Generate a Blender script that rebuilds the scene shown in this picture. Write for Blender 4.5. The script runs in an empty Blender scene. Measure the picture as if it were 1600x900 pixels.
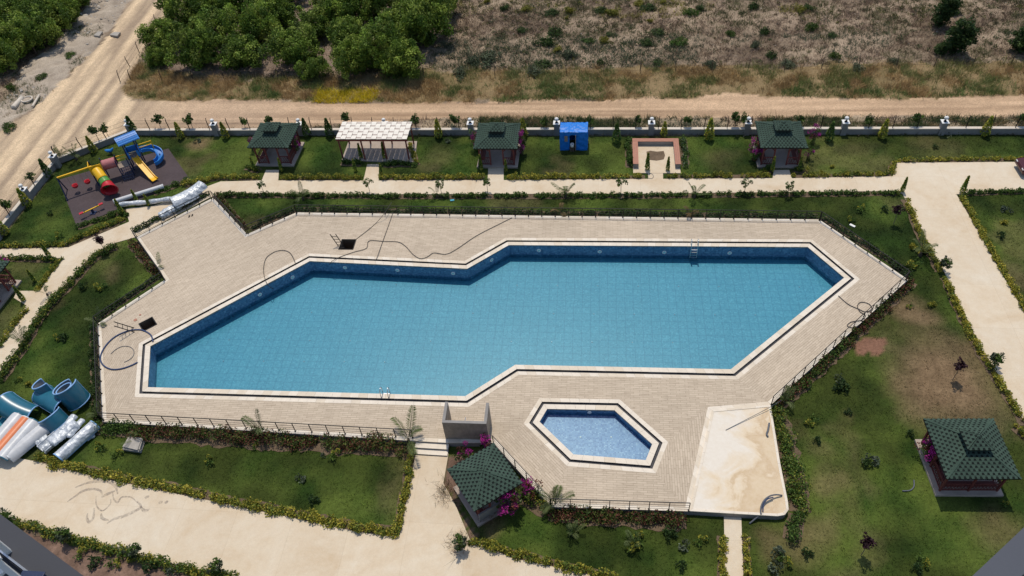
import bpy, math, random
import numpy as np
from mathutils import Vector, Matrix
from mathutils.geometry import tessellate_polygon

# ------------------------------------------------------------------ survey / camera
H, F, NADIR, ROT = 44.0, 1207.0, (905.0, 1600.0), math.radians(9.0)
_d = np.array([NADIR[0]-800, NADIR[1]-450, F]); _d /= np.linalg.norm(_d)
_up = -_d
_y = np.array([0, 0, 1.0]); _y = _y-_up*(_y@_up); _y /= np.linalg.norm(_y)
_x = np.cross(_y, _up); _x = _x if _x[0] > 0 else -_x
_R = np.stack([_x, _y, _up])
_c, _s = math.cos(ROT), math.sin(ROT)
_R = np.array([[_c, -_s, 0], [_s, _c, 0], [0, 0, 1]])@_R
def W(px, py, z=0.0):
    """ground survey: photo pixel (1600x900) + known height -> metres"""
    v = _R@np.array([px-800.0, py-450.0, F]); t = (z-H)/v[2]
    return np.array([v[0]*t, v[1]*t, z])
def W2(px, py, z=0.0): return W(px, py, z)[:2]
def WL(pts, z=0.0): return np.array([W2(a, b, z) for a, b in pts])

sc = bpy.context.scene
cd = bpy.data.cameras.new('camera'); cam = bpy.data.objects.new('camera', cd)
sc.collection.objects.link(cam); sc.camera = cam
cd.sensor_width = 36; cd.lens = F/1600*36; cd.clip_start = 0.1; cd.clip_end = 5000
M3 = np.stack([_R@np.array([1, 0, 0]), _R@np.array([0, -1, 0]), _R@np.array([0, 0, -1])], axis=1)
m = Matrix([list(M3[i])+[[0, 0, H][i]] for i in range(3)]+[[0, 0, 0, 1]])
cam.matrix_world = m

SUN_ELEV = math.radians(69); SH = np.array([0.20, -1.0]); SH = SH/np.linalg.norm(SH)
world = bpy.data.worlds.new('World'); sc.world = world; world.use_nodes = True
wn = world.node_tree; bg = wn.nodes['Background']
sky = wn.nodes.new('ShaderNodeTexSky'); sky.sky_type = 'NISHITA'; sky.sun_disc = False
sky.sun_elevation = SUN_ELEV; sky.sun_rotation = math.atan2(-SH[0], -SH[1])
wn.links.new(sky.outputs[0], bg.inputs[0]); bg.inputs[1].default_value = 0.15
sl = bpy.data.lights.new('sun', 'SUN'); sun = bpy.data.objects.new('sun', sl); sc.collection.objects.link(sun)
sl.energy = 3.45; sl.angle = math.radians(0.5); sl.color = (1.0, 0.925, 0.80)
sun.rotation_euler = Vector((SH[0]*math.cos(SUN_ELEV), SH[1]*math.cos(SUN_ELEV), -math.sin(SUN_ELEV))).to_track_quat('-Z', 'Y').to_euler()
sun.location = (-10, 60, 80)
sc.view_settings.view_transform = 'Standard'; sc.view_settings.look = 'None'
sc.view_settings.exposure = -0.16; sc.view_settings.gamma = 1.0; sc.view_settings.use_curve_mapping = False

rng = np.random.default_rng(7); random.seed(7)
COL = sc.collection

# ------------------------------------------------------------------ materials
def mat(name): 
    m = bpy.data.materials.new(name); m.use_nodes = True
    nt = m.node_tree; b = nt.nodes['Principled BSDF']; return m, nt, b
def nd(nt, t, **kw):
    n = nt.nodes.new('ShaderNode'+t)
    for k, v in kw.items():
        if k.startswith('i_'):
            key = k[2:]; key = int(key) if key.isdigit() else key.replace('_', ' ')
            n.inputs[key].default_value = v
        else: setattr(n, k, v)
    return n
def mixc(nt, fac, a, b, blend='MIX'):
    n = nt.nodes.new('ShaderNodeMix'); n.data_type = 'RGBA'; n.blend_type = blend
    for i, v in ((0, fac), (6, a), (7, b)):
        if isinstance(v, (int, float)): n.inputs[i].default_value = v
        elif isinstance(v, tuple): n.inputs[i].default_value = (*v, 1) if len(v) == 3 else v
        else: nt.links.new(v, n.inputs[i])
    return n.outputs[2]
def ramp(nt, src, stops):
    r = nt.nodes.new('ShaderNodeValToRGB'); e = r.color_ramp.elements
    while len(e) < len(stops): e.new(0.5)
    for el, (p, c) in zip(e, stops): el.position = p; el.color = (*c, 1) if len(c) == 3 else c
    nt.links.new(src, r.inputs[0]); return r.outputs[0]
def coords(nt, kind='Object'):
    return nt.nodes.new('ShaderNodeTexCoord').outputs[kind]
def worldpos(nt): return nt.nodes.new('ShaderNodeNewGeometry').outputs['Position']
def noise(nt, vec, scale, detail=4, rough=0.6, dist=0.0):
    n = nd(nt, 'TexNoise', i_Scale=scale, i_Detail=detail, i_Roughness=rough, i_Distortion=dist)
    nt.links.new(vec, n.inputs['Vector']); return n.outputs[0]
def bump(nt, b, h, strength=0.3, dist=0.02):
    n = nd(nt, 'Bump', i_Strength=strength, i_Distance=dist); nt.links.new(h, n.inputs['Height']); nt.links.new(n.outputs[0], b.inputs['Normal'])
def vary(name, base, rough=0.7, amt=0.25, scale=3.0, bumps=0.15, metal=0.0, spec=0.3, fine=30.0):
    m, nt, b = mat(name); p = coords(nt)
    n1 = noise(nt, p, scale, 5); n2 = noise(nt, p, fine, 3)
    lo = tuple(c*(1-amt) for c in base); hi = tuple(min(1, c*(1+amt*0.7)) for c in base)
    c = ramp(nt, n1, [(0.3, lo), (0.7, hi)])
    c = mixc(nt, 0.35, c, ramp(nt, n2, [(0.3, lo), (0.7, hi)]))
    nt.links.new(c, b.inputs['Base Color']); b.inputs['Roughness'].default_value = rough
    b.inputs['Metallic'].default_value = metal; b.inputs['Specular IOR Level'].default_value = spec
    if bumps: bump(nt, b, n2, bumps, 0.02)
    return m
def attr_mat(name, rough=0.85, transl=0.0, nscale=6.0, namt=0.35, bumps=0.0, objvar=0.0, spec=0.15):
    """colour comes from the mesh attribute 'col' times fine noise"""
    m, nt, b = mat(name)
    a = nd(nt, 'Attribute', attribute_name='col'); p = worldpos(nt)
    n = noise(nt, p, nscale, 6, 0.7)
    c = mixc(nt, 1.0, a.outputs[0], ramp(nt, n, [(0.25, (1-namt,)*3), (0.75, (1+namt,)*3)]), 'MULTIPLY')
    if objvar:
        oi = nt.nodes.new('ShaderNodeObjectInfo')
        c = mixc(nt, 1.0, c, ramp(nt, oi.outputs['Random'], [(0, (1-objvar, 1-objvar*0.8, 1-objvar)), (1, (1+objvar, 1+objvar*0.8, 1+objvar*0.5))]), 'MULTIPLY')
    nt.links.new(c, b.inputs['Base Color']); b.inputs['Roughness'].default_value = rough
    b.inputs['Specular IOR Level'].default_value = spec
    if bumps:
        n2 = noise(nt, p, 9.0, 8, 0.75); bump(nt, b, n2, bumps, 0.12)
    if transl:
        t = nt.nodes.new('ShaderNodeBsdfTranslucent'); nt.links.new(c, t.inputs[0])
        mx = nt.nodes.new('ShaderNodeMixShader'); mx.inputs[0].default_value = transl
        nt.links.new(b.outputs[0], mx.inputs[1]); nt.links.new(t.outputs[0], mx.inputs[2])
        nt.links.new(mx.outputs[0], nt.nodes['Material Output'].inputs[0])
    return m
MAT = {}
MAT['leaf'] = attr_mat('foliage', 0.6, 0.30, 4.0, 0.2, objvar=0.16, spec=0.2)
MAT['blade'] = attr_mat('grass_blades', 0.75, 0.2, 3.0, 0.15)
MAT['ground'] = attr_mat('earth', 0.95, 0, 7.0, 0.38, 0.5)
MAT['lawn'] = attr_mat('lawn_turf', 0.95, 0, 5.0, 0.4, 0.35)
MAT['rock'] = attr_mat('rock', 0.9, 0, 9.0, 0.3, 0.3)
MAT['bark'] = vary('bark', (0.09, 0.065, 0.045), 0.9, 0.4, 12)
MAT['bark_pale'] = vary('pale_bark', (0.22, 0.17, 0.12), 0.9, 0.35, 12)
MAT['redwood'] = vary('red_stained_wood', (0.165, 0.042, 0.036), 0.6, 0.35, 8)
MAT['dkgreen'] = vary('shingle_underlay', (0.005, 0.010, 0.008), 0.9, 0.3, 6)
MAT['shingle'] = vary('green_shingle', (0.050, 0.080, 0.062), 0.95, 0.32, 0.9, 0.4, spec=0.12, fine=40)
MAT['collar'] = vary('dark_roof_collar', (0.02, 0.03, 0.025), 0.8, 0.3)
MAT['slab'] = vary('gazebo_slab', (0.38, 0.31, 0.255), 0.85, 0.18, 1.5)
MAT['travertine'] = vary('travertine_stone', (0.69, 0.61, 0.50), 0.6, 0.13, 1.6, 0.2, fine=14)
MAT['travertine2'] = vary('travertine_stone_warm', (0.63, 0.54, 0.42), 0.6, 0.13, 1.6, 0.2, fine=14)
MAT['gutter'] = vary('gutter_grating', (0.055, 0.055, 0.062), 0.7, 0.3, 4)
MAT['concrete'] = vary('grey_concrete', (0.27, 0.255, 0.24), 0.9, 0.25, 1.0, 0.3)
MAT['coping'] = vary('wall_coping', (0.60, 0.53, 0.44), 0.85, 0.15, 1.2)
MAT['black'] = vary('black_metal', (0.012, 0.012, 0.013), 0.5, 0.3, 6, 0, 0.3)
MAT['rail'] = vary('railing_metal', (0.025, 0.024, 0.024), 0.45, 0.3, 6, 0, 0.4)
MAT['white'] = vary('white_paint', (0.75, 0.74, 0.71), 0.5, 0.08)
MAT['steel'] = vary('stainless_steel', (0.62, 0.63, 0.64), 0.25, 0.1, 5, 0, 0.9)
MAT['canvas'] = vary('white_canvas', (0.76, 0.71, 0.62), 0.85, 0.08, 2)
MAT['bluehose'] = vary('blue_hose', (0.035, 0.06, 0.14), 0.5, 0.2)
MAT['greyhose'] = vary('grey_hose', (0.11, 0.12, 0.14), 0.5, 0.2)
MAT['cable'] = vary('dark_cable', (0.07, 0.06, 0.055), 0.7, 0.2)
MAT['terracotta'] = vary('terracotta_boards', (0.40, 0.19, 0.13), 0.8, 0.2, 5)
MAT['rubber'] = vary('rubber_mat', (0.075, 0.056, 0.058), 0.95, 0.32, 0.5, 0.3, fine=5)
MAT['yellow'] = vary('yellow_plastic', (0.80, 0.45, 0.015), 0.4, 0.1, 2, 0)
MAT['red'] = vary('red_plastic', (0.46, 0.020, 0.03), 0.4, 0.12, 2, 0)
MAT['pink'] = vary('faded_red_plastic', (0.42, 0.15, 0.15), 0.6, 0.15, 2, 0)
MAT['green'] = vary('green_plastic', (0.10, 0.30, 0.06), 0.4, 0.1, 2, 0)
MAT['blue'] = vary('blue_plastic', (0.025, 0.20, 0.56), 0.4, 0.12, 2, 0)
MAT['navy'] = vary('navy_steel', (0.016, 0.03, 0.08), 0.5, 0.2)
MAT['beige'] = vary('beige_panel', (0.28, 0.22, 0.17), 0.7, 0.2, 6)
MAT['tarp'] = vary('blue_tarpaulin', (0.010, 0.175, 0.60), 0.45, 0.2, 3, 0.5, fine=7)
MAT['teal'] = vary('teal_fibreglass', (0.018, 0.125, 0.19), 0.3, 0.22, 1.4, 0.1, spec=0.5)
MAT['tealin'] = vary('grey_gelcoat', (0.23, 0.24, 0.25), 0.4, 0.2, 1.2, 0.1)
MAT['rim'] = vary('pale_blue_rim', (0.24, 0.42, 0.68), 0.4, 0.12)
MAT['orange'] = vary('orange_gelcoat', (0.66, 0.20, 0.08), 0.4, 0.1)
MAT['cyan'] = vary('cyan_gelcoat', (0.08, 0.36, 0.47), 0.35, 0.15)
MAT['pvc'] = vary('grey_plastic_pipe', (0.55, 0.55, 0.55), 0.4, 0.1)
MAT['soil'] = vary('bare_soil', (0.14, 0.098, 0.062), 0.95, 0.4, 1.2, 0.5, fine=9)
MAT['facade'] = vary('grey_facade', (0.046, 0.048, 0.057), 0.7, 0.05, 0.6, 0.05)
MAT['facade2'] = vary('blue_grey_facade', (0.070, 0.076, 0.093), 0.7, 0.05, 0.6, 0.05)
MAT['shower'] = vary('shower_stone', (0.30, 0.255, 0.205), 0.75, 0.4, 1.6, 0.3, fine=7)
MAT['carpaint'] = vary('dark_red_car_paint', (0.07, 0.01, 0.015), 0.25, 0.1, 2, 0, 0.3, 0.6)
MAT['glass'] = vary('dark_glass', (0.02, 0.025, 0.03), 0.08, 0.1, 2, 0, 0, 0.8)
MAT['tyre'] = vary('tyre_rubber', (0.02, 0.02, 0.02), 0.9, 0.2)
MAT['board'] = vary('grey_boards', (0.36, 0.33, 0.29), 0.9, 0.2, 3)
MAT['flowerpink'] = vary('pink_marble', (0.5, 0.3, 0.3), 0.8)

def wrap_mat():
    m, nt, b = mat('bubble_wrap_foil'); p = coords(nt)
    v = nd(nt, 'TexVoronoi', i_Scale=3.2); nt.links.new(p, v.inputs['Vector'])
    n = noise(nt, p, 1.6, 7, 0.65, 1.2)
    nt.links.new(ramp(nt, n, [(0.3, (0.26, 0.30, 0.34)), (0.5, (0.50, 0.53, 0.56)), (0.7, (0.70, 0.71, 0.72))]), b.inputs['Base Color'])
    b.inputs['Roughness'].default_value = 0.38; b.inputs['Metallic'].default_value = 0.15
    mx = nd(nt, 'Math', operation='ADD'); nt.links.new(v.outputs[0], mx.inputs[0]); nt.links.new(n, mx.inputs[1])
    bump(nt, b, mx.outputs[0], 0.55, 0.10); return m
MAT['wrap'] = wrap_mat()

def path_mat(name='pale_concrete_path', base=(0.635, 0.53, 0.39), stain=(0.55, 0.42, 0.275), light=(0.68, 0.60, 0.475)):
    m, nt, b = mat(name); p = worldpos(nt)
    n1 = noise(nt, p, 0.22, 6, 0.65, 0.6); n2 = noise(nt, p, 1.7, 6, 0.7); n3 = noise(nt, p, 14, 4, 0.7)
    c = ramp(nt, n1, [(0.32, stain), (0.5, base), (0.68, light)])
    c = mixc(nt, 0.30, c, ramp(nt, n2, [(0.3, stain), (0.7, light)]))
    c = mixc(nt, 0.5, c, ramp(nt, n3, [(0.25, (0.82,)*3), (0.7, (1.06,)*3)]), 'MULTIPLY')
    br = nd(nt, 'TexBrick', offset=0.0, i_Scale=1.0, i_Mortar_Size=0.014, i_Mortar_Smooth=0.6, i_Brick_Width=3.7, i_Row_Height=4.3, i_Color1=(1, 1, 1, 1), i_Color2=(0.95, 0.945, 0.94, 1), i_Mortar=(0.80, 0.77, 0.73, 1)); nt.links.new(p, br.inputs['Vector'])
    c = mixc(nt, 0.8, c, br.outputs[0], 'MULTIPLY')
    n4 = noise(nt, p, 0.9, 8, 0.75, 1.5); c = mixc(nt, 0.7, c, ramp(nt, n4, [(0.22, (0.80, 0.76, 0.70)), (0.36, (1, 1, 1)), (0.8, (1.03, 1.03, 1.03))]), 'MULTIPLY')
    nt.links.new(c, b.inputs['Base Color']); b.inputs['Roughness'].default_value = 0.9; b.inputs['Specular IOR Level'].default_value = 0.2
    bump(nt, b, n3, 0.25, 0.02); return m
MAT['path'] = path_mat()
def plat_mat():
    m, nt, b = mat('stained_screed'); p = worldpos(nt)
    n1 = noise(nt, p, 0.5, 7, 0.6, 1.0); n2 = noise(nt, p, 4, 5, 0.7)
    c0, c1 = W2(1122, 712, 0.45), W2(1186, 742, 0.45); dv = (c1-c0)/np.dot(c1-c0, c1-c0)
    vm = nd(nt, 'VectorMath', operation='DOT_PRODUCT'); nt.links.new(p, vm.inputs[0]); vm.inputs[1].default_value = (dv[0], dv[1], 0)
    mr = nd(nt, 'MapRange'); nt.links.new(vm.outputs['Value'], mr.inputs[0]); k0 = float(np.dot(c0, dv))
    for i_, v_ in ((1, k0), (2, k0+1), (3, 0.13), (4, 0.54)): mr.inputs[i_].default_value = v_
    ad = nd(nt, 'Math', operation='ADD'); nt.links.new(mr.outputs[0], ad.inputs[0])
    mu = nd(nt, 'Math', operation='MULTIPLY', i_1=0.9); nt.links.new(n1, mu.inputs[0]); nt.links.new(mu.outputs[0], ad.inputs[1])
    c = ramp(nt, ad.outputs[0], [(0.62, (0.70, 0.645, 0.56)), (0.82, (0.66, 0.53, 0.36)), (0.88, (0.52, 0.37, 0.21)), (1.0, (0.60, 0.46, 0.29))])
    c = mixc(nt, 0.25, c, ramp(nt, n2, [(0.3, (0.55, 0.44, 0.30)), (0.7, (0.74, 0.68, 0.58))]))
    nt.links.new(c, b.inputs['Base Color']); b.inputs['Roughness'].default_value = 0.9; return m
MAT['platform'] = plat_mat()

def deck_mat():
    m, nt, b = mat('travertine_plank_tiles'); uv = coords(nt, 'UV')
    br = nd(nt, 'TexBrick', offset=0.37, i_Scale=1.0, i_Mortar_Size=0.010, i_Mortar_Smooth=0.3, i_Bias=0.0, i_Brick_Width=0.62, i_Row_Height=0.155,
            i_Color1=(0.472, 0.392, 0.295, 1), i_Color2=(0.552, 0.464, 0.355, 1), i_Mortar=(0.29, 0.225, 0.165, 1))
    nt.links.new(uv, br.inputs['Vector'])
    mp = nd(nt, 'Mapping'); mp.inputs['Scale'].default_value = (1.1, 9.0, 1); nt.links.new(uv, mp.inputs[0])
    n1 = noise(nt, mp.outputs[0], 1.3, 6, 0.7); n2 = noise(nt, worldpos(nt), 0.16, 5, 0.6); n5 = noise(nt, worldpos(nt), 0.55, 8, 0.72, 1.8)
    c = mixc(nt, 0.75, br.outputs[0], ramp(nt, n1, [(0.30, (0.55, 0.50, 0.46)), (0.46, (0.96, 0.95, 0.94)), (0.75, (1.12, 1.11, 1.10))]), 'MULTIPLY')
    c = mixc(nt, 0.8, c, ramp(nt, n2, [(0.3, (0.87, 0.86, 0.85)), (0.7, (1.07, 1.06, 1.05))]), 'MULTIPLY')
    c = mixc(nt, 0.8, c, ramp(nt, n5, [(0.24, (0.84, 0.82, 0.79)), (0.40, (1, 1, 1)), (0.72, (1, 1, 1)), (0.82, (1.08, 1.08, 1.08))]), 'MULTIPLY')
    nt.links.new(c, b.inputs['Base Color']); b.inputs['Roughness'].default_value = 0.7; b.inputs['Specular IOR Level'].default_value = 0.25
    bump(nt, b, br.outputs[1], -0.4, 0.01); return m
MAT['deck'] = deck_mat()

def mosaic(name, dark, mid, light, cell=0.11, grid=True):
    m, nt, b = mat(name); uv = coords(nt, 'UV')
    sc_ = nd(nt, 'VectorMath', operation='SCALE'); sc_.inputs['Scale'].default_value = 1/cell; nt.links.new(uv, sc_.inputs[0])
    fl = nd(nt, 'VectorMath', operation='FLOOR'); nt.links.new(sc_.outputs[0], fl.inputs[0])
    wnz = nd(nt, 'TexWhiteNoise', noise_dimensions='3D'); nt.links.new(fl.outputs[0], wnz.inputs['Vector'])
    c = ramp(nt, wnz.outputs[0], [(0.0, dark), (0.5, mid), (0.8, mid), (1.0, light)])
    n = noise(nt, uv, 0.25, 5, 0.6)
    c = mixc(nt, 0.8, c, ramp(nt, n, [(0.3, (0.93, 0.95, 0.95)), (0.7, (1.05, 1.04, 1.03))]), 'MULTIPLY')
    if grid:
        br = nd(nt, 'TexBrick', offset=0.0, i_Scale=1.0, i_Mortar_Size=0.035, i_Mortar_Smooth=0.5, i_Brick_Width=0.66, i_Row_Height=0.66,
                i_Color1=(1, 1, 1, 1), i_Color2=(0.96, 0.97, 0.98, 1), i_Mortar=(0.70, 0.78, 0.83, 1)); nt.links.new(uv, br.inputs['Vector'])
        c = mixc(nt, 0.9, c, br.outputs[0], 'MULTIPLY')
    nt.links.new(c, b.inputs['Base Color']); b.inputs['Roughness'].default_value = 0.35; return m
MAT['poolfloor'] = mosaic('pool_floor_mosaic', (0.054, 0.228, 0.34), (0.074, 0.270, 0.388), (0.100, 0.322, 0.445))
MAT['poolwall'] = mosaic('pool_wall_mosaic', (0.045, 0.115, 0.22), (0.08, 0.19, 0.32), (0.15, 0.29, 0.43), 0.13)
MAT['kidfloor'] = mosaic('paddling_pool_mosaic', (0.065, 0.13, 0.32), (0.14, 0.225, 0.42), (0.25, 0.34, 0.51), 0.10, False)
def water_mat():
    m, nt, b = mat('pool_water'); nt.nodes.remove(b)
    tr = nd(nt, 'BsdfTransparent', i_Color=(0.84, 0.965, 0.97, 1)); gl = nd(nt, 'BsdfGlossy', i_Roughness=0.0)
    fr = nd(nt, 'Fresnel', i_IOR=1.33); n = noise(nt, worldpos(nt), 2.2, 3, 0.5)
    bp = nd(nt, 'Bump', i_Strength=0.025, i_Distance=0.04); nt.links.new(n, bp.inputs['Height'])
    nt.links.new(bp.outputs[0], fr.inputs['Normal']); nt.links.new(bp.outputs[0], gl.inputs['Normal'])
    mx = nt.nodes.new('ShaderNodeMixShader'); nt.links.new(fr.outputs[0], mx.inputs[0]); nt.links.new(tr.outputs[0], mx.inputs[1]); nt.links.new(gl.outputs[0], mx.inputs[2])
    nt.links.new(mx.outputs[0], nt.nodes['Material Output'].inputs[0]); return m
MAT['water'] = water_mat()

# ------------------------------------------------------------------ builders
def tag(o, label=None, cat=None, group=None, kind=None):
    if label: o['label'] = label
    if cat: o['category'] = cat
    if group: o['group'] = group
    if kind: o['kind'] = kind
    return o
def empty(name, loc=(0, 0, 0), rz=0.0):
    o = bpy.data.objects.new(name, None); o.empty_display_size = 0.3; COL.objects.link(o)
    o.location = loc; o.rotation_euler = (0, 0, rz); return o
def link(name, me, parent=None):
    o = bpy.data.objects.new(name, me); COL.objects.link(o); o.parent = parent; return o
def mesh_np(name, V, Fc, material, cols=None, smooth=False):
    """V (n,3); Fc (m,k) constant k"""
    V = np.asarray(V, dtype=np.float32); Fc = np.asarray(Fc, dtype=np.int32)
    me = bpy.data.meshes.new(name); k = Fc.shape[1]
    me.vertices.add(len(V)); me.vertices.foreach_set('co', V.ravel())
    me.loops.add(Fc.size); me.loops.foreach_set('vertex_index', Fc.ravel())
    me.polygons.add(len(Fc)); me.polygons.foreach_set('loop_start', np.arange(0, Fc.size, k, dtype=np.int32))
    if smooth: me.polygons.foreach_set('use_smooth', np.ones(len(Fc), dtype=bool))
    me.update(calc_edges=True)
    if cols is not None:
        a = me.color_attributes.new('col', 'FLOAT_COLOR', 'POINT')
        c = np.ones((len(V), 4), dtype=np.float32); c[:, :3] = cols; a.data.foreach_set('color', c.ravel())
    me.materials.append(material); return me
class MB:
    def __init__(s): s.v = []; s.f = []
    def add(s, vs, fs):
        o = len(s.v); s.v += [tuple(map(float, v)) for v in vs]; s.f += [tuple(i+o for i in f) for f in fs]; return s
    def box(s, c, size, rz=0.0, tilt=None):
        hx, hy, hz = size[0]/2, size[1]/2, size[2]/2; ca, sa = math.cos(rz), math.sin(rz)
        vs = []
        for x, y, z in ((-hx, -hy, -hz), (hx, -hy, -hz), (hx, hy, -hz), (-hx, hy, -hz), (-hx, -hy, hz), (hx, -hy, hz), (hx, hy, hz), (-hx, hy, hz)):
            vs.append((c[0]+x*ca-y*sa, c[1]+x*sa+y*ca, c[2]+z))
        return s.add(vs, [(3, 2, 1, 0), (4, 5, 6, 7), (0, 1, 5, 4), (1, 2, 6, 5), (2, 3, 7, 6), (3, 0, 4, 7)])
    def bar(s, p, q, w, h=None, up=(0, 0, 1)):
        p, q = np.array(p, float), np.array(q, float); h = h or w
        d = q-p; d /= np.linalg.norm(d); u = np.array(up, float)
        if abs(d@u) > 0.95: u = np.array([0, 1.0, 0])
        r = np.cross(d, u); r /= np.linalg.norm(r); u = np.cross(r, d)
        vs = [e+r*a*w/2+u*b*h/2 for e in (p, q) for a, b in ((-1, -1), (1, -1), (1, 1), (-1, 1))]
        return s.add(vs, [(3, 2, 1, 0), (4, 5, 6, 7), (0, 1, 5, 4), (1, 2, 6, 5), (2, 3, 7, 6), (3, 0, 4, 7)])
    def prism(s, poly, z0, z1, cap=True):
        n = len(poly); poly = [tuple(p[:2]) for p in poly]
        a = sum(poly[i][0]*poly[(i+1) % n][1]-poly[(i+1) % n][0]*poly[i][1] for i in range(n))
        if a < 0: poly = poly[::-1]
        vs = [(x, y, z0) for x, y in poly]+[(x, y, z1) for x, y in poly]
        fs = [(i, (i+1) % n, n+(i+1) % n, n+i) for i in range(n)]
        if cap:
            for t in tessellate_polygon([[Vector((x, y, 0)) for x, y in poly]]):
                t = list(t); A, B, C_ = (poly[i] for i in t)
                if (B[0]-A[0])*(C_[1]-A[1])-(C_[0]-A[0])*(B[1]-A[1]) < 0: t = t[::-1]
                fs.append(tuple(n+i for i in t))
        return s.add(vs, fs)
    def tube(s, pts, r, n=8, caps=True):
        pts = [np.array(p, float) for p in pts]; rs = r if hasattr(r, '__len__') else [r]*len(pts)
        vs = []; up = np.array([0, 0, 1.0])
        for i, p in enumerate(pts):
            d = pts[min(i+1, len(pts)-1)]-pts[max(i-1, 0)]; d /= (np.linalg.norm(d)+1e-9)
            u = up if abs(d@up) < 0.9 else np.array([1.0, 0, 0])
            a = np.cross(d, u); a /= np.linalg.norm(a); b = np.cross(a, d)
            vs += [p+(a*math.cos(2*math.pi*k/n)+b*math.sin(2*math.pi*k/n))*rs[i] for k in range(n)]
        fs = [(i*n+k, i*n+(k+1) % n, (i+1)*n+(k+1) % n, (i+1)*n+k) for i in range(len(pts)-1) for k in range(n)]
        if caps: fs += [tuple(range(n))[::-1], tuple((len(pts)-1)*n+k for k in range(n))]
        return s.add(vs, fs)
    def lathe(s, prof, c=(0, 0, 0), n=12):
        vs = [(c[0]+r*math.cos(2*math.pi*k/n), c[1]+r*math.sin(2*math.pi*k/n), c[2]+z) for r, z in prof for k in range(n)]
        fs = [(i*n+k, i*n+(k+1) % n, (i+1)*n+(k+1) % n, (i+1)*n+k) for i in range(len(prof)-1) for k in range(n)]
        return s.add(vs, fs)
    def sheet(s, path, prof, closed=False):
        """sweep: path list of (origin, axis_a, axis_b); prof list of (a,b)"""
        n = len(prof); vs = [np.array(o)+np.array(a)*pa+np.array(b)*pb for o, a, b in path for pa, pb in prof]
        kk = n if closed else n-1
        fs = [(i*n+k, i*n+(k+1) % n, (i+1)*n+(k+1) % n, (i+1)*n+k) for i in range(len(path)-1) for k in range(kk)]
        return s.add(vs, fs)
    def build(s, name, material, parent=None, world=False, smooth=False, bevel=0.0):
        off = np.array(parent.location) if (parent is not None and world) else np.zeros(3)
        rz = parent.rotation_euler[2] if (parent is not None and world) else 0.0
        V = np.array(s.v)-off
        if rz: 
            c, sn = math.cos(-rz), math.sin(-rz); V = np.stack([V[:, 0]*c-V[:, 1]*sn, V[:, 0]*sn+V[:, 1]*c, V[:, 2]], 1)
        me = bpy.data.meshes.new(name); me.from_pydata([tuple(v) for v in V], [], s.f); me.update()
        me.materials.append(MAT[material] if isinstance(material, str) else material)
        if smooth: me.polygons.foreach_set('use_smooth', np.ones(len(me.polygons), dtype=bool))
        o = link(name, me, parent)
        if bevel:
            md = o.modifiers.new('bevel', 'BEVEL'); md.width = bevel; md.segments = 2; md.limit_method = 'ANGLE'
        return o
def copy_tree(o, parent=None):
    c = o.copy(); COL.objects.link(c)
    if parent is not None: c.parent = parent
    for ch in list(o.children): copy_tree(ch, c)
    return c
def spline(pts, n=8):
    pts = [np.array(p, float) for p in pts]; out = []
    for i in range(len(pts)-1):
        p0, p1, p2, p3 = pts[max(i-1, 0)], pts[i], pts[i+1], pts[min(i+2, len(pts)-1)]
        for k in range(n):
            t = k/n; out.append(0.5*((2*p1)+(p2-p0)*t+(2*p0-5*p1+4*p2-p3)*t*t+(3*p1-p0-3*p2+p3)*t**3))
    out.append(pts[-1]); return out
def offset_poly(P, d):
    """grow (d>0) a simple polygon by mitred offset"""
    P = np.array(P, float); n = len(P)
    area = 0.5*sum(P[i][0]*P[(i+1) % n][1]-P[(i+1) % n][0]*P[i][1] for i in range(n)); sg = 1 if area > 0 else -1
    out = []
    for i in range(n):
        a, b, c = P[i-1], P[i], P[(i+1) % n]
        e1 = (b-a)/np.linalg.norm(b-a); e2 = (c-b)/np.linalg.norm(c-b)
        n1 = np.array([e1[1], -e1[0]])*sg; n2 = np.array([e2[1], -e2[0]])*sg
        k = n1+n2; k = k/(1+n1@n2); out.append(b+k*d)
    return np.array(out)
def pip(x, y, poly):
    x = np.asarray(x); y = np.asarray(y); r = np.zeros(x.shape, bool); n = len(poly); j = n-1
    for i in range(n):
        xi, yi = poly[i][0], poly[i][1]; xj, yj = poly[j][0], poly[j][1]
        cnd = ((yi > y) != (yj > y)) & (x < (xj-xi)*(y-yi)/(yj-yi+1e-12)+xi)
        r ^= cnd; j = i
    return r
_ng = np.random.default_rng(3).random((6, 256, 256))
def vnoise(x, y, scale, seed=0, oct=4):
    out = np.zeros(np.shape(x)); amp = 1.0; tot = 0
    for o in range(oct):
        g = _ng[(seed+o) % 6]; u = np.asarray(x)*scale+seed*17.3+o*5.1+1000; v = np.asarray(y)*scale+seed*9.7+o*3.3+1000
        iu = np.floor(u).astype(int); iv = np.floor(v).astype(int); fu = u-iu; fv = v-iv
        fu = fu*fu*(3-2*fu); fv = fv*fv*(3-2*fv)
        a = g[iu % 256, iv % 256]; b = g[(iu+1) % 256, iv % 256]; c = g[iu % 256, (iv+1) % 256]; d = g[(iu+1) % 256, (iv+1) % 256]
        out += amp*((a*(1-fu)+b*fu)*(1-fv)+(c*(1-fu)+d*fu)*fv); tot += amp; amp *= 0.5; scale *= 2.03
    return out/tot
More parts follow.
